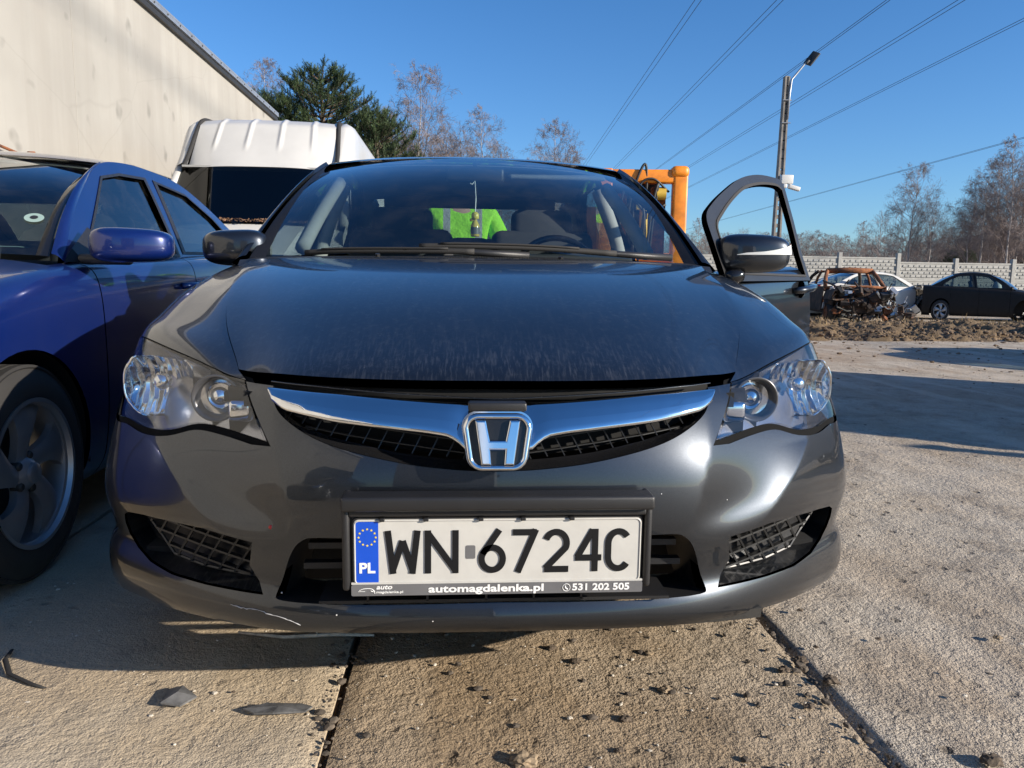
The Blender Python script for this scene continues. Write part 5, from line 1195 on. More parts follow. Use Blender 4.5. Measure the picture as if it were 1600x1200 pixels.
# round sticker and paper behind the windscreen
def on_screen(u, v):
    a, b = [np.array(q_, float) for q_ in SB['glassbase']]; c, d = [np.array(q_, float) for q_ in SB['glasstop']]
    p = a+(b-a)*abs(u)**2.4; p[0] = b[0]*u; q_ = c+(d-c)*abs(u)**2.2; q_[0] = d[0]*u; return Vector(p+(q_-p)*v+np.array([0, -.35, .55])*.085*math.sin(math.pi*v))
e1 = (on_screen(.93, .25)-on_screen(.83, .25)).normalized(); e2 = (on_screen(.88, .30)-on_screen(.88, .20)).normalized(); nn_ = e1.cross(e2).normalized(); nn_ = nn_ if nn_.z > 0 else -nn_; p0 = on_screen(.945, .25)+nn_*.004
M['sticker'] = plain('sticker', (.20, .28, .26), .6); m = MB(); pts = [p0+e1*.030*math.cos(a)+e2*.030*math.sin(a) for a in np.linspace(0, 2*math.pi, 25)[:-1]]; m.add(pts, [tuple(range(24))]); m.obj('windscreen_sticker', M['sticker'], BL, loc=LB)
m = MB(); pts = [p0+e1*.012*math.cos(a)+e2*.012*math.sin(a)+nn_*.002 for a in np.linspace(0, 2*math.pi, 25)[:-1]]; m.add(pts, [tuple(range(24))]); m.obj('sticker_mark', M['black_plastic'], BL, loc=LB)
m = MB(); m.box((.50, 1.46, .985), (.20, .10, .002), Matrix.Rotation(.2, 3, 'Z')); m.obj('paper_sheet', M['sticker'], BL, loc=LB)
# ---------------------------------------------------------------- hall wall on the left
M['pole_concrete'] = plain('pole_concrete', (.20, .185, .165), .9, 0, .5, 60, .3, 6)
HW = empty('concrete_hall', (-4.6, 5, 0), 0, 'pale cast concrete hall wall with metal roof flashing, behind the blue car and van', 'building')
HL_ = (4.6, -5, 0); WX, WT, WE = -4.1, 4.36, 16.6
ys_ = [-9, -4.6, -.2, 4.2, 7.4, 10.6, 13.7, WE]
for a, b in zip(ys_[:-1], ys_[1:]):      # cast panels with a fine joint
    m = MB(); m.bevbox((WX-.15, (a+b)/2, WT/2-.1), (.30, b-a-.008, WT+.2), .006); m.obj('wall_panel', M['wall'], HW, loc=HL_)
m = MB(); m.box((WX-.17, (ys_[0]+WE)/2, WT/2-.2), (.20, WE-ys_[0]-.1, WT-.2)); m.box((-8.5, (ys_[0]+WE)/2, WT/2), (8.3, WE-ys_[0]-.2, WT-.3)); m.obj('core_wall', M['wall'], HW, loc=HL_)
m = MB(); m.box((-8.5, (ys_[0]+WE)/2, WT+.05), (8.9, WE-ys_[0]+.1, .08)); m.obj('roof', M['galv'], HW, loc=HL_)
fl = MB(); fl.box((WX-.14, (ys_[0]+WE)/2, WT+.085), (.42, WE-ys_[0]+.16, .03)); fl.box((WX+.060, (ys_[0]+WE)/2, WT+.050), (.015, WE-ys_[0]+.16, .065)); fl = fl.obj('roof_flashing', M['galv'], HW, loc=HL_)
m = MB(); m.box((WX+.03, (ys_[0]+WE)/2, WT-.045), (.05, WE-ys_[0]+.1, .07)); m.obj('soffit_strip', M['dark_metal'], HW, loc=HL_)
for k in range(22):
    m = MB(); y = 6.2+k*.48; m.lathe([(.012, 0), (.012, .01), (0, .014)], (WX+.067, y, WT+.05), 'x', 8); m.obj('rivet', M['dark_metal'], fl)
# pipe fixed to the wall at the far left
m = MB(); m.tube([(WX+.06, 5.2, 2.03), (WX+.06, 6.1, 1.96), (WX+.06, 6.6, 1.955), (WX+.06, 7.2, 1.95)], .014, 8); m.tube([(WX+.02, 6.35, 1.99), (WX+.08, 6.35, 1.99)], .025, 8)
tag(m.obj('wall_pipe', M['rust'], None, smooth=True), 'thin rusty pipe on the hall wall above the roof of the blue car', 'pipe')
# ---------------------------------------------------------------- white van
def build_van(root, L, fine=True, hood=True):
    hw = .975
    # side outline (y, z): nose at y 0
    prof = [(.0, .45), (.02, .78), (.10, 1.02), (.30, 1.22), (.62, 1.40), (1.12, 2.02), (1.22, 2.10), (1.62, 2.46), (1.80, 2.53), (2.2, 2.57), (6.0, 2.57), (6.06, 2.45), (6.08, .45)]
    P = np.array(prof)
    def width(z, y): 
        f = 1-max(0, z-1.3)*.06
        nose = min(1, .74+.26*min(1, max(0, y)/.55)**.6)
        return hw*f*nose
    secs = [(0.0, .45), (.02, .78), (.10, 1.02), (.30, 1.22), (.62, 1.40)]
    # front mask below the windscreen
    rows = [[(width(z, y+.10*abs(u)**2.5*2)*u, y+.22*abs(u)**2.6, z-.05*abs(u)**3) for u in np.linspace(-1, 1, 21)] for y, z in secs]; grid_obj('front_panel', rows, M['white_paint'], root, L)
    # windscreen
    rows = []
    for v in np.linspace(0, 1, 8): y = .62+.50*v; z = 1.41+.61*v; rows.append([((width(z, 2)-.075)*u, y+.20*abs(u)**2.6, z) for u in np.linspace(-1, 1, 21)])
    grid_obj('windscreen', rows, M['van_glass'], root, L)
    # roof cap: sloping panel with pressed ribs
    rows = []
    for v in np.linspace(0, 1, 26):
        y = float(np.interp(v, [0, .08, .72, .85, 1], [1.14, 1.20, 1.62, 1.80, 2.15])); z = float(np.interp(v, [0, .08, .72, .85, 1], [2.03, 2.09, 2.55, 2.63, 2.67])); row = []
        for u in np.linspace(-1, 1, 121):
            x = u*(.775-.05*v); d = 0
            for rx in (-.54, -.18, .18, .54):
                e = abs(x-rx*(1-.1*v)); wr = .035; d += .020*max(0, 1-e/wr)*min(1, max(0, (v-.25)*6))
            row.append((x, y+.16*abs(u)**3*(1-v)-d*.5, z+d*.8-.02*abs(u)**3))
        rows.append(row)
    grid_obj('roof_front', rows, M['white_paint'], root, L)
    rows = []
    for y in (2.15, 3, 4, 5, 6.02):
        row = []
        for u in np.linspace(-1, 1, 121):
            x = u*.725; d = sum(.018*max(0, 1-abs(x-rx*.9)/.035) for rx in (-.54, -.18, .18, .54)); row.append((x, y, 2.67+d*.8-.02*abs(u)**3))
        rows.append(row)
    grid_obj('roof', rows, M['white_paint'], root, L)
    for sg in (1, -1):
        # black gutters between roof and side
        pts = [(.80, 1.24, 2.02), (.79, 1.42, 2.20), (.765, 1.70, 2.53), (.75, 1.86, 2.62), (.745, 2.2, 2.655), (.745, 6.0, 2.655)]
        m = MB(); m.tube([(x*sg, y, z) for x, y, z in bez(pts[:5], 4)]+[(pts[5][0]*sg, pts[5][1], pts[5][2])], .024, 8); m.obj('roof_gutter', M['rubber'], root, smooth=True, loc=L)
        # side wall with a rolled upper edge
        rows = []
        for (dx, dz) in ((-.16, .0), (-.11, .012), (-.05, -.02), (-.015, -.09), (0, -.20)):
            rows.append([(sg*(min(hw*.955, .955)+dx), y+(.0 if y > 2 else .0), z+dz) for y, z in ((1.28, 2.06), (1.48, 2.25), (1.72, 2.54), (1.92, 2.625), (2.2, 2.65), (4, 2.65), (6.0, 2.65))])
        for zz, xx in ((1.9, .945), (1.5, .965), (1.1, .975), (.6, .97), (.4, .95)): rows.append([(sg*xx, y, zz if y > 1.2 else zz) for y in (1.16, 1.3, 1.6, 1.92, 2.2, 4, 6.0)])
        if sg < 0: rows = [r[::-1] for r in rows]
        grid_obj('side_panel', rows, M['white_paint'], root, L)
        # pillar and door quarter
        m = MB(); m.tube([(sg*.93, .85, 1.40), (sg*.895, 1.12, 1.75), (sg*.865, 1.36, 2.05)], [.05, .045, .045], 10); m.obj('pillar', M['white_paint'], root, smooth=True, loc=L)
        m = MB(); m.add([(sg*.955, .55, 1.30), (sg*.97, .55, .45), (sg*.97, 1.2, .42), (sg*.97, 1.2, 1.45), (sg*.95, .85, 1.42)], [(0, 1, 2, 3, 4)]); m.obj('door_panel', M['white_paint'], root, loc=L)
        m = MB(); m.add([(sg*.948, .90, 1.45), (sg*.957, 1.2, 1.45), (sg*.925, 1.25, 1.98), (sg*.905, 1.22, 1.9)], [(0, 1, 2, 3)]); m.obj('side_window', M['van_glass'], root, loc=L)
        m = MB(); m.bevbox((sg*1.12, .88, 1.62), (.20, .10, .32), .04); m.tube([(sg*.95, .9, 1.48), (sg*1.06, .88, 1.52)], .02); m.obj('door_mirror', M['black_plastic'], root, auto=50, loc=L)
        m = MB(); m.bevbox((sg*.72, .16, .92), (.34, .10, .24), .04); m.obj('headlight', M['reflector'], root, auto=50, loc=L)
        for y in (.95, 4.9): wheel(root, (sg*.85, y, .34), sg, R=.34, loc=L)
    m = MB(); m.box((0, 6.04, 1.5), (1.9, .04, 2.08)); m.obj('rear_door', M['white_paint'], root, loc=L)
    m = MB(); m.bevbox((0, .06, .50), (1.7, .16, .26), .05); m.obj('bumper', M['black_plastic'], root, auto=50, loc=L)
    m = MB(); m.bevbox((0, 1.05, 1.36), (1.75, .45, .12), .04); m.obj('dashboard', M['fabric_dark'], root, auto=50, loc=L)
    for x in (-.5, .45): seat(root, x, 1.9, 'fabric_dark', L, z0=.85)
    m = MB(); m.box((0, 2.6, 1.5), (1.85, .03, 2.0)); m.box((0, 3.0, .5), (1.8, 5.6, .06)); m.box((0, 1.0, .9), (1.7, .5, .9)); m.obj('bulkhead', M['void'], root, loc=L)
    m = MB(); m.box((0, 2.3, 2.46), (1.4, 1.0, .01)); m.box((0, 1.32, 2.03), (1.6, .25, .02)); m.obj('cab_lining', M['fabric_grey'], root, loc=L)
VN = empty('van', (-2.17, 9.0, 0), 0, 'white high-roofed van with a ribbed roof behind the blue car and the grey saloon', 'van'); build_van(VN, (0, -3.0, 0))
# dry leaves in the gutter under the van's windscreen
m = MB()
for i in range(420):
    u = random.uniform(-.85, .85); x = -2.17+u; y = 6.60+.20*abs(u)**2.6+random.uniform(-.05, .03); z = 1.425-.05*abs(u)**3+random.uniform(0, .03); r = random.uniform(.008, .022); a = random.uniform(0, 6.28); b = random.uniform(-.8, .8)
    d1 = Vector((math.cos(a), math.sin(a), b*.6)).normalized()*r; d2 = d1.cross(Vector((random.uniform(-1, 1), random.uniform(-1, 1), 1)).normalized())
    m.add([Vector((x, y, z))+d1, Vector((x, y, z))+d2, Vector((x, y, z))-d1, Vector((x, y, z))-d2], [(0, 1, 2, 3)])
M['leaf_brown'] = plain('leaf_brown', (.20, .11, .06), .9, 0, 0, 30, .6, 60); tag(link('leaf_litter', m.mesh('leaf_litter', False, False), M['leaf_brown']), kind='stuff')
# ---------------------------------------------------------------- orange loader behind the grey car
LD = empty('loader', (2.27, 8.5, 0), math.radians(-6), 'orange loader with a scratched lift frame and black hoses behind the grey saloon', 'loader')
LD.scale = (1.18, 1.1, 1.03)
fw = .40; ZT = 2.22
m = MB(); m.bevbox((-fw, 0, 1.25), (.15, .18, 1.95), .02); m.obj('upright', M['orange_paint'], LD, auto=40)
m = MB(); m.bevbox((fw, 0, 1.25), (.15, .18, 1.95), .02); m.obj('upright', M['orange_paint'], LD, auto=40)
m = MB(); m.bevbox((0, .0, ZT-.085), (.80, .16, .16), .02); m.obj('cross_beam', M['orange_paint'], LD, auto=40)
m = MB(); m.bevbox((0, .0, .75), (.74, .12, .16), .02); m.obj('cross_beam', M['orange_paint'], LD, auto=40)
m = MB(); m.bevbox((-.12, .22, 1.62), (.62, .03, .95), .01); m.obj('mast_shield', M['char'], LD, auto=40)
m = MB(); m.bevbox((fw-.01, -.01, ZT-.03), (.19, .21, .14), .05); m.obj('corner_block', M['orange_paint'], LD, auto=40)
m = MB(); m.bevbox((.19, .12, 1.60), (.16, .10, .85), .02); m.obj('inner_mast', M['rust'], LD, auto=40)
m = MB(); m.bevbox((-.20, .12, 1.50), (.10, .10, .9), .02); m.obj('inner_mast', M['rust'], LD, auto=40)
m = MB(); m.lathe([(.0, -.05), (.075, -.05), (.075, .05), (0, .05)], (.20, -.02, 1.93), 'x', 20); m.obj('chain_pulley', M['yellow_fit'], LD, auto=40)
m = MB(); m.lathe([(.0, -.06), (.045, -.06), (.045, .45), (0, .45)], (.03, .03, 1.35), 'z', 16); m.obj('hydraulic_cylinder', M['yellow_fit'], LD, auto=40)
for k, pts in enumerate([[(-.12, -.03, 1.3), (-.14, -.08, 1.75), (-.06, -.1, 2.12), (.02, -.08, 2.27), (.04, -.05, 1.9), (.0, 0, 1.4)], [(-.2, -.03, 1.2), (-.24, -.06, 1.7), (-.17, -.08, 2.02), (-.1, -.06, 1.7), (-.08, 0, 1.2)], [(.06, -.04, 1.2), (.10, -.1, 1.75), (.16, -.09, 2.05), (.12, -.05, 1.6), (.1, 0, 1.2)], [(-.03, -.05, 1.1), (.02, -.12, 1.6), (-.04, -.12, 2.0), (.1, -.1, 2.10), (.28, -.04, 1.95)], [(-.3, -.02, 1.9), (-.2, -.07, 1.75), (-.1, -.08, 1.85), (.05, -.07, 1.7), (.25, -.05, 1.8)]]):
    m = MB(); m.tube(bez(pts, 6), .014, 8); m.obj('hose', M['hose'], LD, smooth=True)
for k in range(7):
    m = MB(); m.bevbox((random.uniform(-.15, .25), -.05, random.uniform(1.45, 1.95)), (.05, .06, .07), .01); m.obj('valve_fitting', M['yellow_fit'] if k % 2 else M['dark_metal'], LD, auto=40)
m = MB(); m.bevbox((-.05, 1.3, .85), (1.25, 2.0, .75), .08); m.obj('engine_cover', M['orange_paint'], LD, auto=40)
m = MB(); m.bevbox((-.32, .95, 1.55), (.45, .04, .62), .01); m.obj('guard_plate', M['rust'], LD, auto=40); m = MB(); m.bevbox((-.72, .35, 1.42), (.30, .05, .75), .01); m.obj('guard_plate', M['rust'], LD, auto=40)
m = MB(); m.bevbox((-.98, .45, 1.30), (.16, .06, .55), .01); m.obj('guard_plate', M['rust'], LD, auto=40)
m = MB(); m.bevbox((-.25, .22, 1.14), (1.3, .30, .06), .01); m.obj('side_rail', M['orange_paint'], LD, auto=40)
m = MB(); m.lathe([(.0, 0), (.04, 0), (.045, .06), (.02, .11), (0, .12)], (-.30, .20, 1.18), 'z', 14); m.obj('warning_lamp', M['amber'], LD, smooth=True)
for x in (-.62, .55):
    for y in (.55, 2.0): wheel(LD, (x, y, .38), 1 if x > 0 else -1, R=.38, rim=.20, width=.24, rim_mat='orange_paint')
# ---------------------------------------------------------------- lamp post
LP_ = empty('lamp_post', (8.86, 20.0, -.07), 0, 'tall weathered concrete lamp post with a flat lamp on a slanted arm and white cameras', 'lamp post')
for (z0, z1, w0, w1) in ((0, 6.53, .26, .14),):
    V = []; F = []; n = 34
    # two flanges and a web with openings
    m = MB(); 
    for sx in (-1, 1):
        m.add([(sx*.5*w0-.0, -.09, z0), (sx*(.5*w0-.05), -.09, z0), (sx*(.5*w0-.05), .09, z0), (sx*.5*w0, .09, z0), (sx*.5*w1+.05, -.08, z1), (sx*(.5*w1-.045)+.05, -.08, z1), (sx*(.5*w1-.045)+.05, .08, z1), (sx*.5*w1+.05, .08, z1)], [(0, 1, 5, 4), (1, 2, 6, 5), (2, 3, 7, 6), (3, 0, 4, 7), (4, 5, 6, 7)])
    for k in range(27):
        z = .12+k*.242; t = z/z1; wv = w0+(w1-w0)*t; xo = .05*t
        if z > 4.2: m.box((xo, 0, z), (wv-.06, .10, .27))
        else: m.box((xo, 0, z), (wv-.06, .10, .10))
    m.obj('pole', M['pole_concrete'], LP_)
m = MB(); m.tube([(.10, -.10, 5.4), (.12, -.10, 6.1), (.16, -.08, 6.45), (.50, -.05, 6.86), (.58, -.05, 6.93)], .026, 8); m.obj('lamp_arm', M['galv'], LP_, smooth=True)
rot = Matrix.Rotation(-.90, 3, 'Y'); m = MB(); m.bevbox((.70, -.05, 7.02), (.42, .24, .05), .015, rot @ Matrix.Rotation(.8, 3, 'X')); m.bevbox((.58, -.05, 6.92), (.12, .10, .06), .015, rot); m.obj('lamp_head', M['dark_metal'], LP_, auto=40)
m = MB(); m.bevbox((.14, -.17, 3.78), (.34, .16, .24), .02); m.obj('camera_box', M['white_paint'], LP_, auto=40)
m = MB(); m.bevbox((.33, -.26, 3.55), (.34, .12, .12), .03, Matrix.Rotation(.25, 3, 'Y')); m.tube([(.2, -.2, 3.66), (.28, -.25, 3.60)], .03); m.obj('camera_housing', M['white_paint'], LP_, auto=40)
m = MB(); m.bevbox((.02, -.26, 3.58), (.12, .30, .12), .03); m.obj('camera_housing', M['white_paint'], LP_, auto=40)
for z in (5.3, 5.9): 
    m = MB(); m.tube([(-.06, -.11, z), (.18, -.11, z)], .015, 6); m.obj('clamp_band', M['galv'], LP_)
# ---------------------------------------------------------------- concrete fence
FN = empty('concrete_fence', (14, 24, -.1), 0, 'long grey precast concrete fence with brick-patterned slabs, stepped down beyond the wrecks', 'fence'); FL = (-14, -24, .1)
sw, shh = 1.93, .49
def fence_slab(h, brick=True):
    m = MB(); m.box((0, 0, h/2), (sw, .05, h-.004))
    if brick:
        m.box((0, -.032, .028), (sw, .018, .052)); m.box((0, -.032, h-.028), (sw, .018, .052))
        for r in range(4):
            for c in range(10):
                bw = sw/10; x = -sw/2+bw*(c+.5)+(bw/2 if r % 2 else 0)
                if x+bw*.45 > sw/2: continue
                z = .085+r*(h-.15)/4+.04; m.box((x+random.uniform(-.006, .006), -.036, z), (bw*.86, .03, .068), taper=.82)
    return m.mesh('fence_slab')
me_s = fence_slab(.60); me_s.materials.append(M['concrete_grey'])
mp_ = MB(); mp_.bevbox((0, 0, .98), (.13, .14, 1.96), .012); me_p = mp_.mesh('fence_post'); me_p.materials.append(M['concrete_grey'])
pxs = [12.79+2.055*k for k in range(-6, 9)]
for i, x in enumerate(pxs):
    dz = 0.06 if x < 14.9 else -.08
    o = bpy.data.objects.new('fence_post', me_p); COL.objects.link(o); o.parent = FN; o.location = (FL[0]+x, FL[1]+24, .0+dz)
    if i < len(pxs)-1:
        z0 = -.10+dz if x < 14.8 else -.10-.08
        for k in range(3):
            o = bpy.data.objects.new('fence_slab', me_s); COL.objects.link(o); o.parent = FN; o.location = (FL[0]+x+1.0275, FL[1]+24.0, z0+.12+k*.60); o.rotation_euler = (0, random.uniform(-.002, .002), 0)
# ---------------------------------------------------------------- wrecks
def junk(root, box, n, mats, r=(.008, .03), L=(0, 0, 0)):
    by = {}
    for i in range(n):
        mt = random.choice(mats); m = by.setdefault(mt, MB()); p = Vector([random.uniform(a, b) for a, b in box])
        if random.random() < .55:
            q = [p]; d = Vector((random.gauss(0, 1), random.gauss(0, 1), random.gauss(0, .7))).normalized()
            for k in range(4): d = (d+Vector((random.gauss(0, .5), random.gauss(0, .5), random.gauss(0, .5)))).normalized(); q.append(q[-1]+d*random.uniform(.05, .14))
            m.tube(q, random.uniform(*r), 5)
        else: m.box(p, [random.uniform(.04, .22) for _ in range(3)], Matrix.Rotation(random.uniform(0, 3), 3, 'X') @ Matrix.Rotation(random.uniform(0, 3), 3, 'Z'))
    for mt, m in by.items(): tag(m.obj('burnt_scrap', M[mt], root, loc=L), kind='stuff')
BW = empty('burnt_car', (10.35, 18.6, -.06), math.radians(-14), 'burnt-out rusty car shell without glass or bonnet in front of the concrete fence', 'wrecked car')
m = MB(); V = []; 
rows = []
for y in np.linspace(0, 1.2, 9): rows.append([(x*(.56-.03*y), y-.02*abs(x)**2, 1.30+.03*(1-x*x)-.02*y+.015*mn.noise(Vector((x*3, y*4, 1)))) for x in np.linspace(-1, 1, 17)])
grid_obj('roof', rows, M['rust'], BW, thick=.05)
m = MB(); m.tube([(-.56, -.01, 1.275), (0, -.03, 1.30), (.56, -.01, 1.275)], .075, 8); m.obj('roof_header', M['rust'], BW, smooth=True)
for sg in (1, -1):
    m = MB(); m.tube([(sg*.72, -.62, .86), (sg*.64, -.25, 1.12), (sg*.55, 0, 1.30)], .05, 8); m.obj('pillar', M['rust'], BW, smooth=True)
    m = MB(); m.tube([(sg*.74, .62, .80), (sg*.66, .62, 1.10), (sg*.56, .60, 1.30)], .035, 8); m.obj('pillar', M['rust'], BW, smooth=True)
    m = MB(); m.tube([(sg*.74, 1.75, .88), (sg*.64, 1.45, 1.15), (sg*.54, 1.18, 1.28)], .045, 8); m.obj('pillar', M['char'], BW, smooth=True)
    rows = [[(sg*(.76+.03*math.sin(z*4)+.02*mn.noise(Vector((y*2, z*3, sg)))), y, z) for y in np.linspace(-.7, 2.1, 20)] for z in (.25, .4, .55, .7, .82, .87)]
    grid_obj('body_side', rows, M['char'], BW, thick=.02)
    rows = []
    for y in np.linspace(-1.55, -.65, 8): rows.append([(sg*(.62+.14*v), y, .80-.03*v**3*8-.05*abs(y+1.1)+.02*mn.noise(Vector((y*5, v*4, 0)))) for v in np.linspace(0, 1, 5)])
    grid_obj('wing', rows, M['char'], BW, thick=.015)
m = MB(); m.tube([(-.74, -.62, .84), (-.3, -.66, .86), (.3, -.64, .87), (.74, -.62, .85)], .035, 8); m.obj('bulkhead_bar', M['rust'], BW, smooth=True)
m = MB(); m.bevbox((0, -1.10, .40), (.95, .75, .40), .06); m.bevbox((.15, -1.15, .64), (.5, .4, .16), .05); m.obj('engine_block', M['char'], BW, auto=40)
m = MB(); m.box((0, .6, .22), (1.45, 2.6, .08)); m.box((0, -.60, .55), (1.4, .04, .55)); m.obj('floor_pan', M['char'], BW)
junk(BW, ((-.72, .75), (-1.65, -.7), (.10, .82)), 190, ['char', 'char', 'char', 'dark_metal', 'rust', 'galv'])
junk(BW, ((-.6, .6), (-.5, 1.6), (.3, .80)), 50, ['char', 'rust']); junk(BW, ((.6, 1.25), (-1.7, -1.0), (.02, .35)), 30, ['char', 'galv'], (.008, .02))
for sg in (1, -1): wheel(BW, (sg*.70, -1.1, .22), sg, R=.22, rim=.19, width=.16, rim_mat='rust')
# low-detail saloons used for the wrecks beyond
def far_car(loc, rz, mat, label, cat, group=None, skip=(), wheels=True, scale=1.0):
    r = empty('wrecked_car' if 'wreck' in cat else 'parked_car', loc, rz, label, cat, group); r.scale = (scale,)*3 if not hasattr(scale, '__len__') else scale; sp = dict(FENDER_DEF)
    build_saloon(r, (0, -2.3, 0), sp, mat, low=True, skip=skip, wheels=wheels); 
    for sg in (1, -1): mirror_shell('door_mirror', M[mat], r, (sg*.99, 1.42, .98), (.11, .08, .06), 0, (0, -2.3, 0), sg)
    return r
wc = far_car((12.25, 20.9, -.14), math.radians(95), 'white_paint', 'stripped white car wreck with a missing wing, behind the burnt-out shell', 'wrecked car', skip=('fender', ('wheel', 1, True), ('wheel', -1, True), 'front_bumper'), scale=.97)
junk(wc, ((-.7, .7), (-2.2, -1.3), (.25, .75)), 60, ['char', 'dark_metal', 'white_paint'])
m = MB(); m.tube([(x*1, -2.3+.92+.40*math.cos(a), .32+.40*math.sin(a)) for x in (-.80,) for a in np.linspace(-.2, math.pi+.2, 16)], .03, 6); m.tube([(.80, -2.3+.92+.40*math.cos(a), .32+.40*math.sin(a)) for a in np.linspace(-.2, math.pi+.2, 16)], .03, 6)
m.obj('arch_rim', M['white_paint'], wc)
bk = far_car((14.7, 19.5, -.14), math.radians(58), 'dull_black', 'black car in front of the concrete fence with a deployed white airbag inside', 'car', scale=(.9, .74, .97), skip=('front_bumper', 'rear_bumper', 'tail_light', ('wheel', -1, True)))
junk(bk, ((-.7, .7), (-2.3, -1.8), (.25, .65)), 40, ['char', 'dark_metal'])
junk(bk, ((-.7, .7), (1.9, 2.35), (.25, .7)), 30, ['char', 'dark_metal', 'galv'])
m = MB(); m.lathe([(0, -.16), (.14, -.12), (.2, 0), (.14, .12), (0, .16)], (.36, -.55, 1.0), 'y', 16); m.obj('airbag', M['airbag'], bk, smooth=True)
dk = far_car((18.6, 18.3, -.14), math.radians(78), 'dull_black', 'dark car with an open door at the right edge, next to the black car', 'car', scale=.97)
m = MB(); m.tube([(1.0, -1.0, .95), (1.3, -.75, 1.30), (1.45, -.45, 1.42), (1.50, -.15, 1.40), (1.52, -.05, .98)], .035, 8); m.bevbox((1.3, -.5, .62), (.10, 1.05, .72), .03, Matrix.Rotation(-.5, 3, 'Z')); m.obj('open_door', M['dull_black'], dk, auto=50)
# vehicles standing just outside the picture on the right: their shadows lie on the yard
v2 = empty('van', (7.6, 1.9, 0), math.radians(8), 'white van standing on the open yard to the right of the picture', 'van'); build_van(v2, (0, -3.0, 0), fine=False); v2.scale = (.95, .62, .93)
far_car((9.75, 5.7, 0), math.radians(6), 'black_paint', 'dark saloon standing beyond the white van at the right of the yard', 'car')
# ---------------------------------------------------------------- person in a hi-vis jacket
def skin_mesh(name, verts, edges, radii, sub=2, root=0):
    me = bpy.data.meshes.new(name); me.from_pydata(verts, edges, []); o = bpy.data.objects.new('tmp_skin', me); COL.objects.link(o)
    o.modifiers.new('s', 'SKIN'); s = o.modifiers.new('u', 'SUBSURF'); s.levels = sub; s.render_levels = sub
    sv = me.skin_vertices[0].data
    for i, r in enumerate(radii): sv[i].radius = (r, r) if not hasattr(r, '__len__') else r; sv[i].use_root = (i == root)
    bpy.context.view_layer.update(); m2 = bpy.data.meshes.new_from_object(o.evaluated_get(bpy.context.evaluated_depsgraph_get())); bpy.data.objects.remove(o)
    m2.name = name; m2.polygons.foreach_set('use_smooth', [True]*len(m2.polygons)); m2.materials.clear(); return m2
PR = empty('person', (-.03, 5.10, 0), 0, 'person in a yellow-green hi-vis jacket with grey bands standing behind the grey saloon', 'person'); PR.scale = (1.12, 1.05, 1.0)
J = [(0, 0, .96), (0, 0, 1.15), (0, 0, 1.36), (0, .01, 1.47), (0, .0, 1.56), (0, -.01, 1.68), (0, -.01, 1.77),
     (-.19, 0, 1.43), (-.27, .02, 1.14), (-.24, -.20, .99), (-.23, -.27, .96), (.19, 0, 1.43), (.30, .02, 1.14), (.26, -.18, .98), (.25, -.26, .95),
     (-.10, 0, .90), (-.12, .0, .50), (-.13, .02, .09), (-.13, -.13, .04), (.10, 0, .90), (.12, .0, .50), (.13, .02, .09), (.13, -.13, .04)]
E_ = [(0, 1), (1, 2), (2, 3), (3, 4), (4, 5), (5, 6), (2, 7), (7, 8), (8, 9), (9, 10), (2, 11), (11, 12), (12, 13), (13, 14), (0, 15), (15, 16), (16, 17), (17, 18), (0, 19), (19, 20), (20, 21), (21, 22)]
Rr = [(.15, .11), (.15, .11), (.17, .11), (.07, .07), (.055, .055), (.085, .10), (.06, .07), .055, .042, .032, .035, .055, .042, .032, .035, .085, .06, .045, .04, .085, .06, .045, .04]
body = link('body', skin_mesh('body', J, E_, Rr), M['skin'], PR)
def hivis():
    s = NT('hivis'); v = s.coord(); sp = s.n('SeparateXYZ'); s.l(v, sp.inputs[0]); x, y, z = sp.outputs
    ax = s.math('ABSOLUTE', x); zz = s.math('ADD', z, s.math('MULTIPLY', s.math('MAXIMUM', s.math('SUBTRACT', ax, .20), 0), -.55))
    def band(c, h, src): return s.math('LESS_THAN', s.math('ABSOLUTE', s.math('SUBTRACT', src, c)), h)
    b = s.math('MAXIMUM', band(1.185, .028, zz), band(1.03, .026, zz)); b = s.math('MAXIMUM', b, s.math('MULTIPLY', band(.115, .026, ax), s.math('GREATER_THAN', z, 1.18)))
    n = s.noise(v, 9, 4); s.set(Base_Color=s.mix(b, (.30, .72, .02), (.30, .31, .31)), Roughness=.75, Emission_Strength=0, Normal=s.bump(n, .9, .03)); return s.m
M['hivis'] = hivis()
Jj = [(0, 0, .86), (0, 0, 1.10), (0, 0, 1.34), (0, .01, 1.48), (-.20, 0, 1.42), (-.29, .02, 1.13), (-.25, -.19, .99), (.20, 0, 1.42), (.32, .02, 1.13), (.27, -.17, .98)]
link('jacket', skin_mesh('jacket', Jj, [(0, 1), (1, 2), (2, 3), (2, 4), (4, 5), (5, 6), (2, 7), (7, 8), (8, 9)], [(.19, .15), (.185, .15), (.20, .145), (.085, .085), .085, .072, .055, .085, .072, .055]), M['hivis'], body)
M['trousers'] = plain('trousers', (.03, .035, .05), .9, 0, .4, 60)
link('trousers', skin_mesh('trousers', [(0, 0, .95), (-.10, 0, .88), (-.12, 0, .5), (-.13, .02, .12), (.10, 0, .88), (.12, 0, .5), (.13, .02, .12)], [(0, 1), (1, 2), (2, 3), (0, 4), (4, 5), (5, 6)], [(.16, .13), .10, .078, .07, .10, .078, .07]), M['trousers'], body)
m = MB(); m.lathe([(.0, .13), (.06, .115), (.092, .06), (.098, 0), (.088, -.03)], (0, .005, 1.70), 'z', 20); m.obj('cap', M['fabric_dark'], body, smooth=True)
m = MB(); m.lathe([(0, -.016), (.012, -.006), (.014, .008)], (0, -.115, 1.665), 'y', 10); m.obj('nose', M['skin'], body, smooth=True)
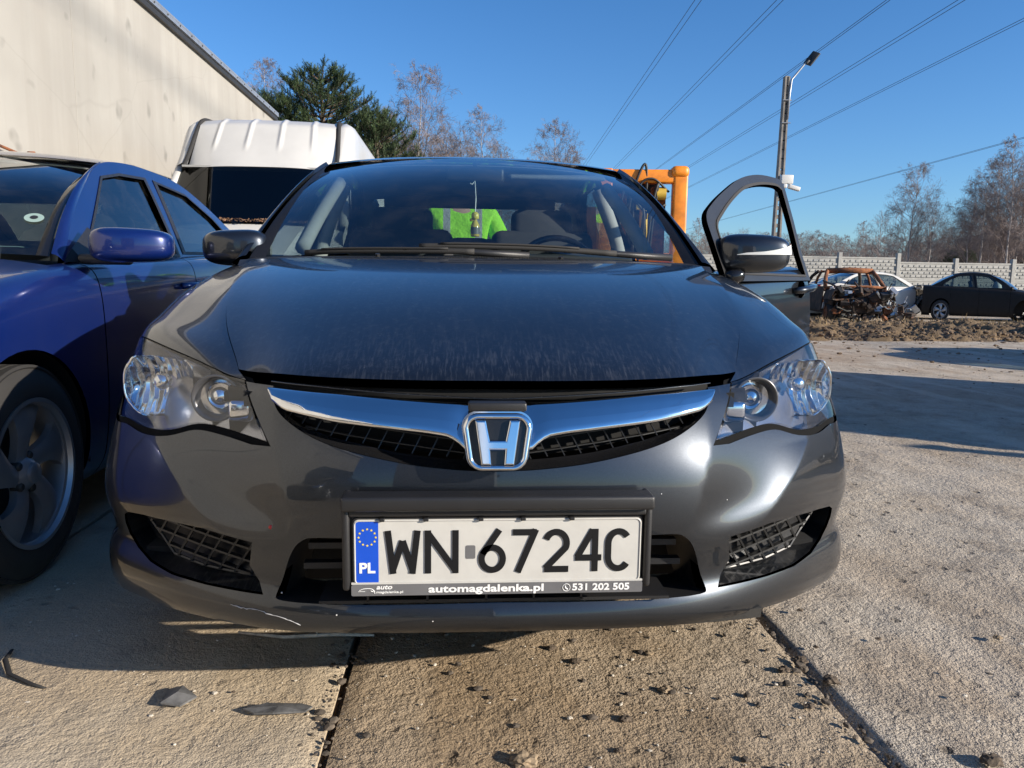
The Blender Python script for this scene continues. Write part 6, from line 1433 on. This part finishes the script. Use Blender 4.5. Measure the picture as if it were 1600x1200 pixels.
for sg in (-1, 1):
    m = MB(); m.lathe([(0, -.004), (.009, -.001), (.011, .006)], (sg*.034, -.102, 1.69), 'y', 10); m.obj('eye', M['airbag'], body, smooth=True)
    m = MB(); m.bevbox((sg*.10, .0, 1.675), (.018, .035, .055), .008); m.obj('ear', M['skin'], body, auto=60)
    for k in range(5):
        bx = sg*(.24 if sg < 0 else .265); m = MB(); f0 = Vector((bx+(k-2)*.017, -.29, .955)); 
        if k == 4: f0 = Vector((bx-sg*.035, -.265, .955)); pts = [f0+Vector((0, .03, .0)), f0+Vector((-sg*.012, -.015, -.012)), f0+Vector((-sg*.008, -.035, -.03))]
        else: ln = (.040, .047, .044, .035)[k]; pts = [f0+Vector((0, .03, 0)), f0+Vector((0, -ln*.5, -.006)), f0+Vector((0, -ln, -.030)), f0+Vector((0, -ln*.9, -.055))]
        m.tube(pts, [.009, .0085, .008, .007][:len(pts)], 8); m.obj('finger', M['skin'], body, smooth=True)
# ---------------------------------------------------------------- overhead wires
def at(px, py, h):
    """direction of the line through a picture point that runs towards the far pylon"""
    pass
wd = Vector((math.sin(YAW-math.radians(.5)), math.cos(YAW-math.radians(.5)), 0)); wn = Vector((wd.y, -wd.x, 0)); cp = Vector((-.078, -1.365, 0))
M['cable'] = plain('cable', (.035, .035, .04), .5, .3)
k = 0; grp = 'overhead power line conductors crossing the sky'
for lat, h, dz, gap, nm in ((.675, 18, 0, .40, 'leftmost pair, steepest'), (.965, 18, 0, .40, 'second pair from the left'), (1.345, 18, 0, .22, 'pair rising just left of the lamp post'), (1.60, 18, 0, .42, 'pair with a spacer crossing behind the lamp post top'), (1.95, 18, 0, .34, 'pair crossing the middle of the lamp post'), (3.52, 10.5, 0, .26, 'lowest and flattest pair on the right')):
    for j in (-1, 1):
        x0 = lat*(h-.9)+j*gap*.5; pts = []
        for s in (4, 8, 12, 18, 26, 36, 50, 70, 100, 140, 190, 260, 330, 400):
            sag = -1.1*(4*((s-60)/420)*(1-(s-60)/420)) if s > 60 else 0
            pts.append(cp+wd*s+wn*x0+Vector((0, 0, h+.0*sag)))
        pts = [cp+wd*-30+wn*x0+Vector((0, 0, h))]+pts
        m = MB(); m.tube(pts, .019 if h > 12 else .014, 5); tag(m.obj('power_cable', M['cable'], None, smooth=True), ('left' if j < 0 else 'right')+' cable of the '+nm, 'cable', grp)
m = MB(); p = cp+wd*43+Vector((0, 0, 18)); a, b = p+wn*(1.60*17.1-.3), p+wn*(1.60*17.1+.3); m.tube([a, b], .03, 6); tag(m.obj('cable_spacer', M['cable'], None), 'small spacer bar joining the two cables right of the lamp post top', 'spacer')
# unseen vehicles added behind the camera, to darken paint reflections and shade that ground
far_car((-3.6, -5.6, 0), math.radians(176), 'black_paint', 'black saloon added out of view behind the camera to darken reflections in the paint', 'car')
tv = empty('van', (-.6, -10.6, 0), math.radians(4), 'tall white van added out of view behind the camera to shade the reflected ground', 'van'); build_van(tv, (0, -3.0, 0), fine=False); tv.scale = (1.05, 1.2, 1.28)
# ---------------------------------------------------------------- trees
def bare_tree(seed, H, spread=.30, levels=4, trunk_r=.10, lean=0, crown0=.25, nb=26, up=.75, fan=4):
    """trunk mesh and twig mesh of a leafless tree"""
    R = random.Random(seed); tr = MB(); cr = MB(); n = 12; pts = []; x = y = 0
    for i in range(n+1): pts.append(Vector((x, y, H*i/n))); x += R.gauss(0, .012)*H*.5+lean*H/n; y += R.gauss(0, .012)*H*.5
    rad = [trunk_r*(1-.93*(i/n)**.9) for i in range(n+1)]; tr.tube(pts, rad, 7)
    def P(t): t = min(.999, t)*n; i = int(t); return pts[i].lerp(pts[i+1], t-i)
    def branch(p, d, L, r, lev):
        k = 4 if lev < 2 else 3; q = [p]; dd = d.copy()
        for i in range(k): dd = (dd+Vector((R.gauss(0, .13), R.gauss(0, .13), R.gauss(0, .10)+(.12 if lev < 2 else -.10)))).normalized(); q.append(q[-1]+dd*L/k)
        cr.tube(q, [max(.0026, r*(1-.8*i/k)) for i in range(k+1)], 3, cap=False)
        if lev >= levels: return
        for c in range(fan+R.randint(0, 2)):
            t = R.uniform(.25, 1); i = min(k-1, int(t*k)); b = q[i].lerp(q[i+1], t*k-i); a = R.uniform(0, 6.283); side = dd.cross(Vector((math.cos(a), math.sin(a), .3))).normalized()
            branch(b, (dd*.8+side*R.uniform(.5, .9)+Vector((0, 0, .15))).normalized(), L*R.uniform(.38, .62), r*.5, lev+1)
    for i in range(nb):
        t = crown0+(1-crown0)*(i+R.random())/nb; a = i*2.4+R.uniform(-.4, .4); s = spread*H*(1-t)**.75*(.7+.5*R.random())+.04*H
        branch(P(t), Vector((math.cos(a), math.sin(a), up*R.uniform(.7, 1.5))).normalized(), s*1.15, trunk_r*.32*(1-t*.7), 1)
    return tr.mesh('trunk', True, False), cr.mesh('crown', False, False)
def place_tree(meshes, loc, rz, sc_, name, label, grp=None, mats=('wood_bark_birch', 'twig')):
    r = empty(name, loc, rz, label, 'tree', grp); r.scale = (sc_,)*3 if not hasattr(sc_, '__len__') else sc_
    for nm, me, mt in zip(('trunk', 'crown'), meshes, mats):
        if not me.materials: me.materials.append(M[mt])
        o = bpy.data.objects.new(nm, me); COL.objects.link(o); o.parent = r
    return r
B1 = bare_tree(11, 8, .27, 4, .085, crown0=.15, nb=40, fan=5); B2 = bare_tree(12, 8, .30, 4, .08, crown0=.12, nb=34, fan=5); B3 = bare_tree(13, 8, .22, 4, .075, crown0=.22, nb=36, fan=5); B4 = bare_tree(14, 8, .34, 3, .09, crown0=.18, nb=40, up=.9, fan=5)
BB = [B1, B2, B3, B4]
cx0, cy0 = -.078, -1.365
def px2(px, d):
    """yard position at forward distance d under the picture column px"""
    a = YAW+math.atan((px-800)/1200); return cx0+math.sin(a)*d/math.cos(a-YAW), cy0+math.cos(a)*d/math.cos(a-YAW)
# birches above the roof of the grey car
for i, (px, d, H, b, lab) in enumerate([(418, 44, 12.2, 2, 'slim bare birch left of the pine tree'), (655, 40, 11.1, 0, 'tall bare birch with a pale trunk right of the pine'), (612, 42, 9.2, 1, 'low bare birch half hidden by the right side of the pine'), (630, 46, 9.0, 3, 'twiggy bare tree between the pine and the tall birch'), (570, 46, 10.6, 2, 'bare tree whose top shows over the right slope of the pine'),
    (695, 42, 8.6, 1, 'bushy bare tree just right of the tall birch'), (720, 44, 8.9, 3, 'reddish bare tree over the middle of the car roof'), (752, 42, 9.5, 2, 'bare birch with a thin tip over the middle of the car roof'), (775, 45, 8.0, 1, 'low bare tree right of the thin-tipped birch'), (683, 48, 8.2, 3, 'pale bare tree behind the bushy one'),
    (818, 46, 7.6, 2, 'smallest bare birch left of the lone birch group'), (860, 42, 9.0, 0, 'rounded bare birch over the right half of the car roof'), (885, 46, 8.2, 1, 'bare birch at the right end of the group over the roof'), (838, 50, 8.2, 3, 'bare bushy tree behind the rounded birch'), (640, 44, 8.4, 1, 'bare tree tucked behind the tall birch, left side'), (668, 46, 8.8, 2, 'bare tree tucked behind the tall birch, right side'), (705, 50, 8.6, 0, 'pale bare birch between the bushy tree and the reddish one'), (735, 50, 8.6, 1, 'bare tree left of the thin-tipped birch'), (765, 50, 8.0, 3, 'bare bushy tree at the end of the continuous band'), (600, 48, 9.6, 1, 'bare tree filling the gap beside the right pine'), (872, 50, 8.0, 2, 'bare slim tree behind the right part of the group')]):
    x, y = px2(px, d); place_tree(BB[b], (x, y, -.1), i*1.3, H/8, 'birch_tree', lab, 'bare birches over the roof of the grey car')
# right of the lamp post
for i, (px, d, H, b, lab) in enumerate([(1410, 44, 7.4, 0, 'rounded bare birch over the concrete fence, left of the tall grove'), (1440, 46, 5.9, 1, 'lower bare birch on the right shoulder of the rounded one'), (1085, 40, 4.0, 2, 'small bare birch seen beside the open car door'), (1360, 60, 6.2, 3, 'wide bare tree left of the rounded birch'), (1335, 75, 6.6, 2, 'thin bare tree left of the wide one'),
    (1500, 42, 7.4, 1, 'leftmost tree of the tall bare grove'), (1520, 40, 8.3, 2, 'second tree of the tall bare grove from its left end'), (1540, 41, 8.9, 0, 'tall white-stemmed birch in the middle of the grove'), (1558, 39, 9.4, 2, 'tallest bare birch of the grove near the right edge'), (1575, 42, 9.0, 3, 'dense bare tree near the right edge'), (1592, 40, 8.6, 1, 'bare birch at the right edge of the picture'), (1615, 41, 9.2, 0, 'bare birch cut off by the right edge'), (1530, 48, 8.2, 3, 'bare bushy tree behind the middle of the grove'), (1568, 50, 8.8, 3, 'bare bushy tree behind the right part of the grove'), (1488, 50, 6.4, 3, 'bare bush-like tree at the foot of the grove, left side')]):
    H = H*(.84 if px > 1480 else 1); x, y = px2(px, d); place_tree(BB[b], (x, y, -.1), i*1.1, H/8, 'birch_tree', lab, 'bare trees beyond the concrete fence')
# low far tree line
R = random.Random(5); k = 0
for i in range(92):
    px = 880+i*8.6+R.uniform(-4, 4); d = R.uniform(70, 120); H = d*R.uniform(.050, .066)+.8; x, y = px2(px, d)
    place_tree(BB[i % 4], (x, y, -.1), R.uniform(0, 6), (H/8*1.2, H/8*1.2, H/8), 'far_tree', 'small bare tree in the distant tree line along the horizon', 'bare trees of the distant tree line')
for i in range(30):
    px = 380+i*13+R.uniform(-4, 4); d = R.uniform(60, 75); H = d*.055+1.5; x, y = px2(px, d)
    place_tree(BB[i % 4], (x, y, -.1), R.uniform(0, 6), (H/8*1.2, H/8*1.2, H/8), 'far_tree', 'small bare tree of the woodland edge behind the grey saloon', 'bare trees of the woodland edge')
for i in range(11):
    px = 1470+i*16; d = 52+R.uniform(-3, 3); x, y = px2(px, d); place_tree(BB[(i+1) % 4], (x, y, -.1), i, (.95, .95, R.uniform(.5, .68)), 'far_tree', 'thin bare tree filling the back of the grove beyond the fence', 'bare trees at the back of the grove')
# pine
M['needles'] = plain('needles', (.055, .085, .030), .75, 0, 0, 30, .45, 1.5)
def pine(seed, H, W):
    R = random.Random(seed); tr = MB(); nd = MB(); tr.tube([(0, 0, 0), (.1, 0, H*.4), (.05, .1, H*.75), (0, 0, H*.96)], [.17, .13, .08, .02], 8)
    def tuft(p, d, L, r):
        """shoot with needles all round"""
        d = d.normalized(); a = d.orthogonal().normalized(); b = d.cross(a); n = int(L/.026)
        for i in range(n):
            t = i/n; q = p+d*L*t
            for _ in range(2):
                an = R.uniform(0, 6.283); o = (a*math.cos(an)+b*math.sin(an)); e = q+(o*R.uniform(.7, 1.1)+d*.9).normalized()*r; s = (d.cross(o)).normalized()*.010
                nd.add([q-s, q+s, e], [(0, 1, 2)])
    nw = 44
    for i in range(nw):
        t = .10+.88*(i/nw); z = H*t; half = W*(1-t)**.55*(1.0 if t > .25 else .9)
        for k in range(7):
            a = R.uniform(0, 6.283); L = half*R.uniform(.62, 1.12)+.15; p = Vector((0, 0, z)); d = Vector((math.cos(a), math.sin(a), R.uniform(.10, .5))).normalized(); q = [p]; m_ = 5
            for j in range(m_): d = (d+Vector((R.gauss(0, .1), R.gauss(0, .1), .12))).normalized(); q.append(q[-1]+d*L/m_)
            tr.tube(q, [.035*(1-.8*j/m_) for j in range(m_+1)], 4, cap=False)
            ns = int(6+L*8)
            for s_ in range(ns):
                u = R.uniform(.30, 1.0)**.7; jj = min(m_-1, int(u*m_)); b = q[jj].lerp(q[jj+1], u*m_-jj); dd = (d*R.uniform(.1, .7)+Vector((R.gauss(0, .45), R.gauss(0, .45), R.uniform(.25, 1.2)))); Ls = R.uniform(.20, .50)
                tuft(b, dd, Ls, R.uniform(.09, .14))
            tuft(q[-1]-d*.1, d+Vector((0, 0, .9)), .5, .09)
    for k in range(26): a = R.uniform(0, 6.283); rr = R.uniform(0, W*.5); tuft(Vector((rr*math.cos(a), rr*math.sin(a), H*(.95-.20*rr/W)-R.uniform(0, .5))), Vector((R.gauss(0, .12), R.gauss(0, .12), 1)), R.uniform(.5, .95), .085)
    return tr.mesh('trunk', True, False), nd.mesh('crown', False, False)
x, y = px2(508, 37); P1 = pine(3, 10.2, 4.3); place_tree(P1, (x, y, 0), 0, (1.25, 1.25, 1.0), 'pine_tree', 'big dark green pine rising above the white van', None, ('bark_dark', 'needles'))
x, y = px2(432, 36); place_tree(P1, (x, y, 0), 2.1, (1.0, 1.0, .86), 'pine_tree', 'smaller pine between the hall roof and the big pine', None, ('bark_dark', 'needles'))
x, y = px2(590, 36); place_tree(P1, (x, y, 0), 4, (.95, .95, .80), 'pine_tree', 'lower pine on the right flank of the big pine', None, ('bark_dark', 'needles'))
x, y = px2(1480, 46)
for i, px in enumerate((1478, 1502, 1600)): x, y = px2(px, 44); place_tree(P1, (x, y, 0), i, .27, 'pine_tree', ('small green pine peeping over the fence left of the grove', 'small green pine peeping over the fence under the grove', 'small green pine over the fence at the right edge')[i], None, ('bark_dark', 'needles'))
# ---------------------------------------------------------------- bits lying on the slabs
def shard(name, pts, mat, label, cat, thick=.004, curl=.012):
    c = np.mean(np.array(pts), axis=0); m = MB(); n = len(pts); V = []
    for k in (0, 1):
        for i, (x, y) in enumerate(pts): V.append((x, y, .004+curl*(.5+.5*math.sin(i*1.7))+k*thick))
    V += [(c[0], c[1], .004+curl*.6), (c[0], c[1], .004+curl*1.5+thick)]; F = []
    for i in range(n): j = (i+1) % n; F += [(2*n, j, i), (2*n+1, n+i, n+j), (i, j, n+j, n+i)]
    m.add(V, F); tag(m.obj(name, M[mat], None), label, cat)
M['plastic_grey'] = plain('plastic_grey', (.12, .12, .12), .35, 0, .2, 80, .4, 30)
shard('plastic_shard', [(-.695, .235), (-.665, .240), (-.625, .205), (-.650, .175), (-.690, .178)], 'plastic_grey', 'small dark three-cornered plastic shard on the slab below the left bumper', 'shard', curl=.009)
shard('plastic_shard', [(-.515, .152), (-.47, .168), (-.40, .168), (-.375, .160), (-.385, .135), (-.45, .130), (-.49, .138)], 'plastic_grey', 'long oval grey plastic piece on the slab beside the left joint', 'shard', curl=.006)
m = MB(); m.tube([Vector((-1.13, .44, .008)), Vector((-1.115, .385, .012)), Vector((-1.07, .32, .010)), Vector((-1.00, .28, .006)), Vector((-.965, .265, .005))], [.004, .006, .006, .005, .003], 6, sy=.5); tag(m.obj('rubber_strip', M['rubber'], None, smooth=True), 'curved black rubber strip on the slab at the lower left', 'strip')
m = MB(); m.tube([(-.62, .50, .012), (-.50, .47, .012), (-.38, .475, .014), (-.28, .47, .012)], [.003, .005, .005, .003], 6); m.tube([(-.42, .474, .012), (-.42, .46, .03)], .002, 5); tag(m.obj('dry_twig', M['pebble_light'], None, smooth=True), 'pale thin stick in the shade under the front bumper', 'stick')
M['clod'] = plain('clod', (.10, .075, .052), .95, 0, 1.0, 70, .5, 40); M['clod_pale'] = plain('clod_pale', (.24, .18, .115), .95, 0, 1.0, 70, .4, 40)
def clod(x, y, r, mat, label, cat='clod'):
    bm = bmesh.new(); bmesh.ops.create_icosphere(bm, subdivisions=3, radius=1)
    sd = random.uniform(0, 99)
    for v in bm.verts: n = 1+.55*mn.noise(v.co*1.6+Vector((sd, 0, 0)))+.25*mn.noise(v.co*4+Vector((0, sd, 0))); v.co = Vector((v.co.x*r*n, v.co.y*r*n*.8, max(-.1, v.co.z*.5)*r*n))
    me = bpy.data.meshes.new('mud_clod'); bm.to_mesh(me); bm.free(); o = link('mud_clod', me, M[mat]); o.location = (x, y, .003); tag(o, label, cat)
for (px, py, r, mt, lab) in ((862, 1014, .016, 'clod', 'dark mud clod nearest the bumper on the middle slab'), (900, 1035, .018, 'clod', 'dark mud clod just right of the one nearest the bumper'), (1040, 1080, .020, 'clod_pale', 'pale crumbling mud lump in the middle of the slab'), (1015, 1022, .014, 'clod_pale', 'pale small mud lump under the bumper edge'), (978, 1125, .018, 'clod', 'dark mud crumb pile in the lower middle of the slab'), (1225, 1048, .020, 'clod', 'dark mud clod left of the right slab joint'), (1250, 1035, .024, 'clod', 'biggest dark clod lying in the right slab joint'), (1298, 1065, .026, 'clod', 'wide dark mud heap right of the slab joint'), (1275, 1013, .010, 'clod', 'small dark clod above the right slab joint'), (1265, 1105, .014, 'clod', 'flat dark clod below the right slab joint heap'), (1558, 998, .016, 'clod_pale', 'pale stone lump on the gravel near the right edge'), (890, 1124, .008, 'pebble_light', 'pale pebble with a long shadow on the middle slab'), (1497, 1051, .006, 'pebble_light', 'small white pebble on the gravel, lower right'), (1507, 1089, .009, 'pebble_light', 'pale pebble beside a dark patch, lower right'), (1250, 955, .012, 'clod', 'dark clod on the gravel next to the bumper corner'), (820, 1192, .035, 'clod_pale', 'large pale mud lump at the lower middle edge'), (968, 1175, .012, 'clod', 'grey stone chip at the lower middle edge'), (1550, 1190, .03, 'clod', 'dark mud patch in the lower right corner'), (1372, 1000, .01, 'clod', 'small dark clod on the gravel right of the joint'), (365, 1083, .006, 'clod', 'tiny dark crumb between the two plastic shards')):
    a = YAW+math.atan((px-800)/1200); v = (_r2*(px-800)/1200-_u2*(py-600)/1200+_f); t = .9/-v.z; clod(cx0+v.x*t, cy0+v.y*t, r*.72, mt, lab, 'pebble' if 'pebble' in lab else 'clod')
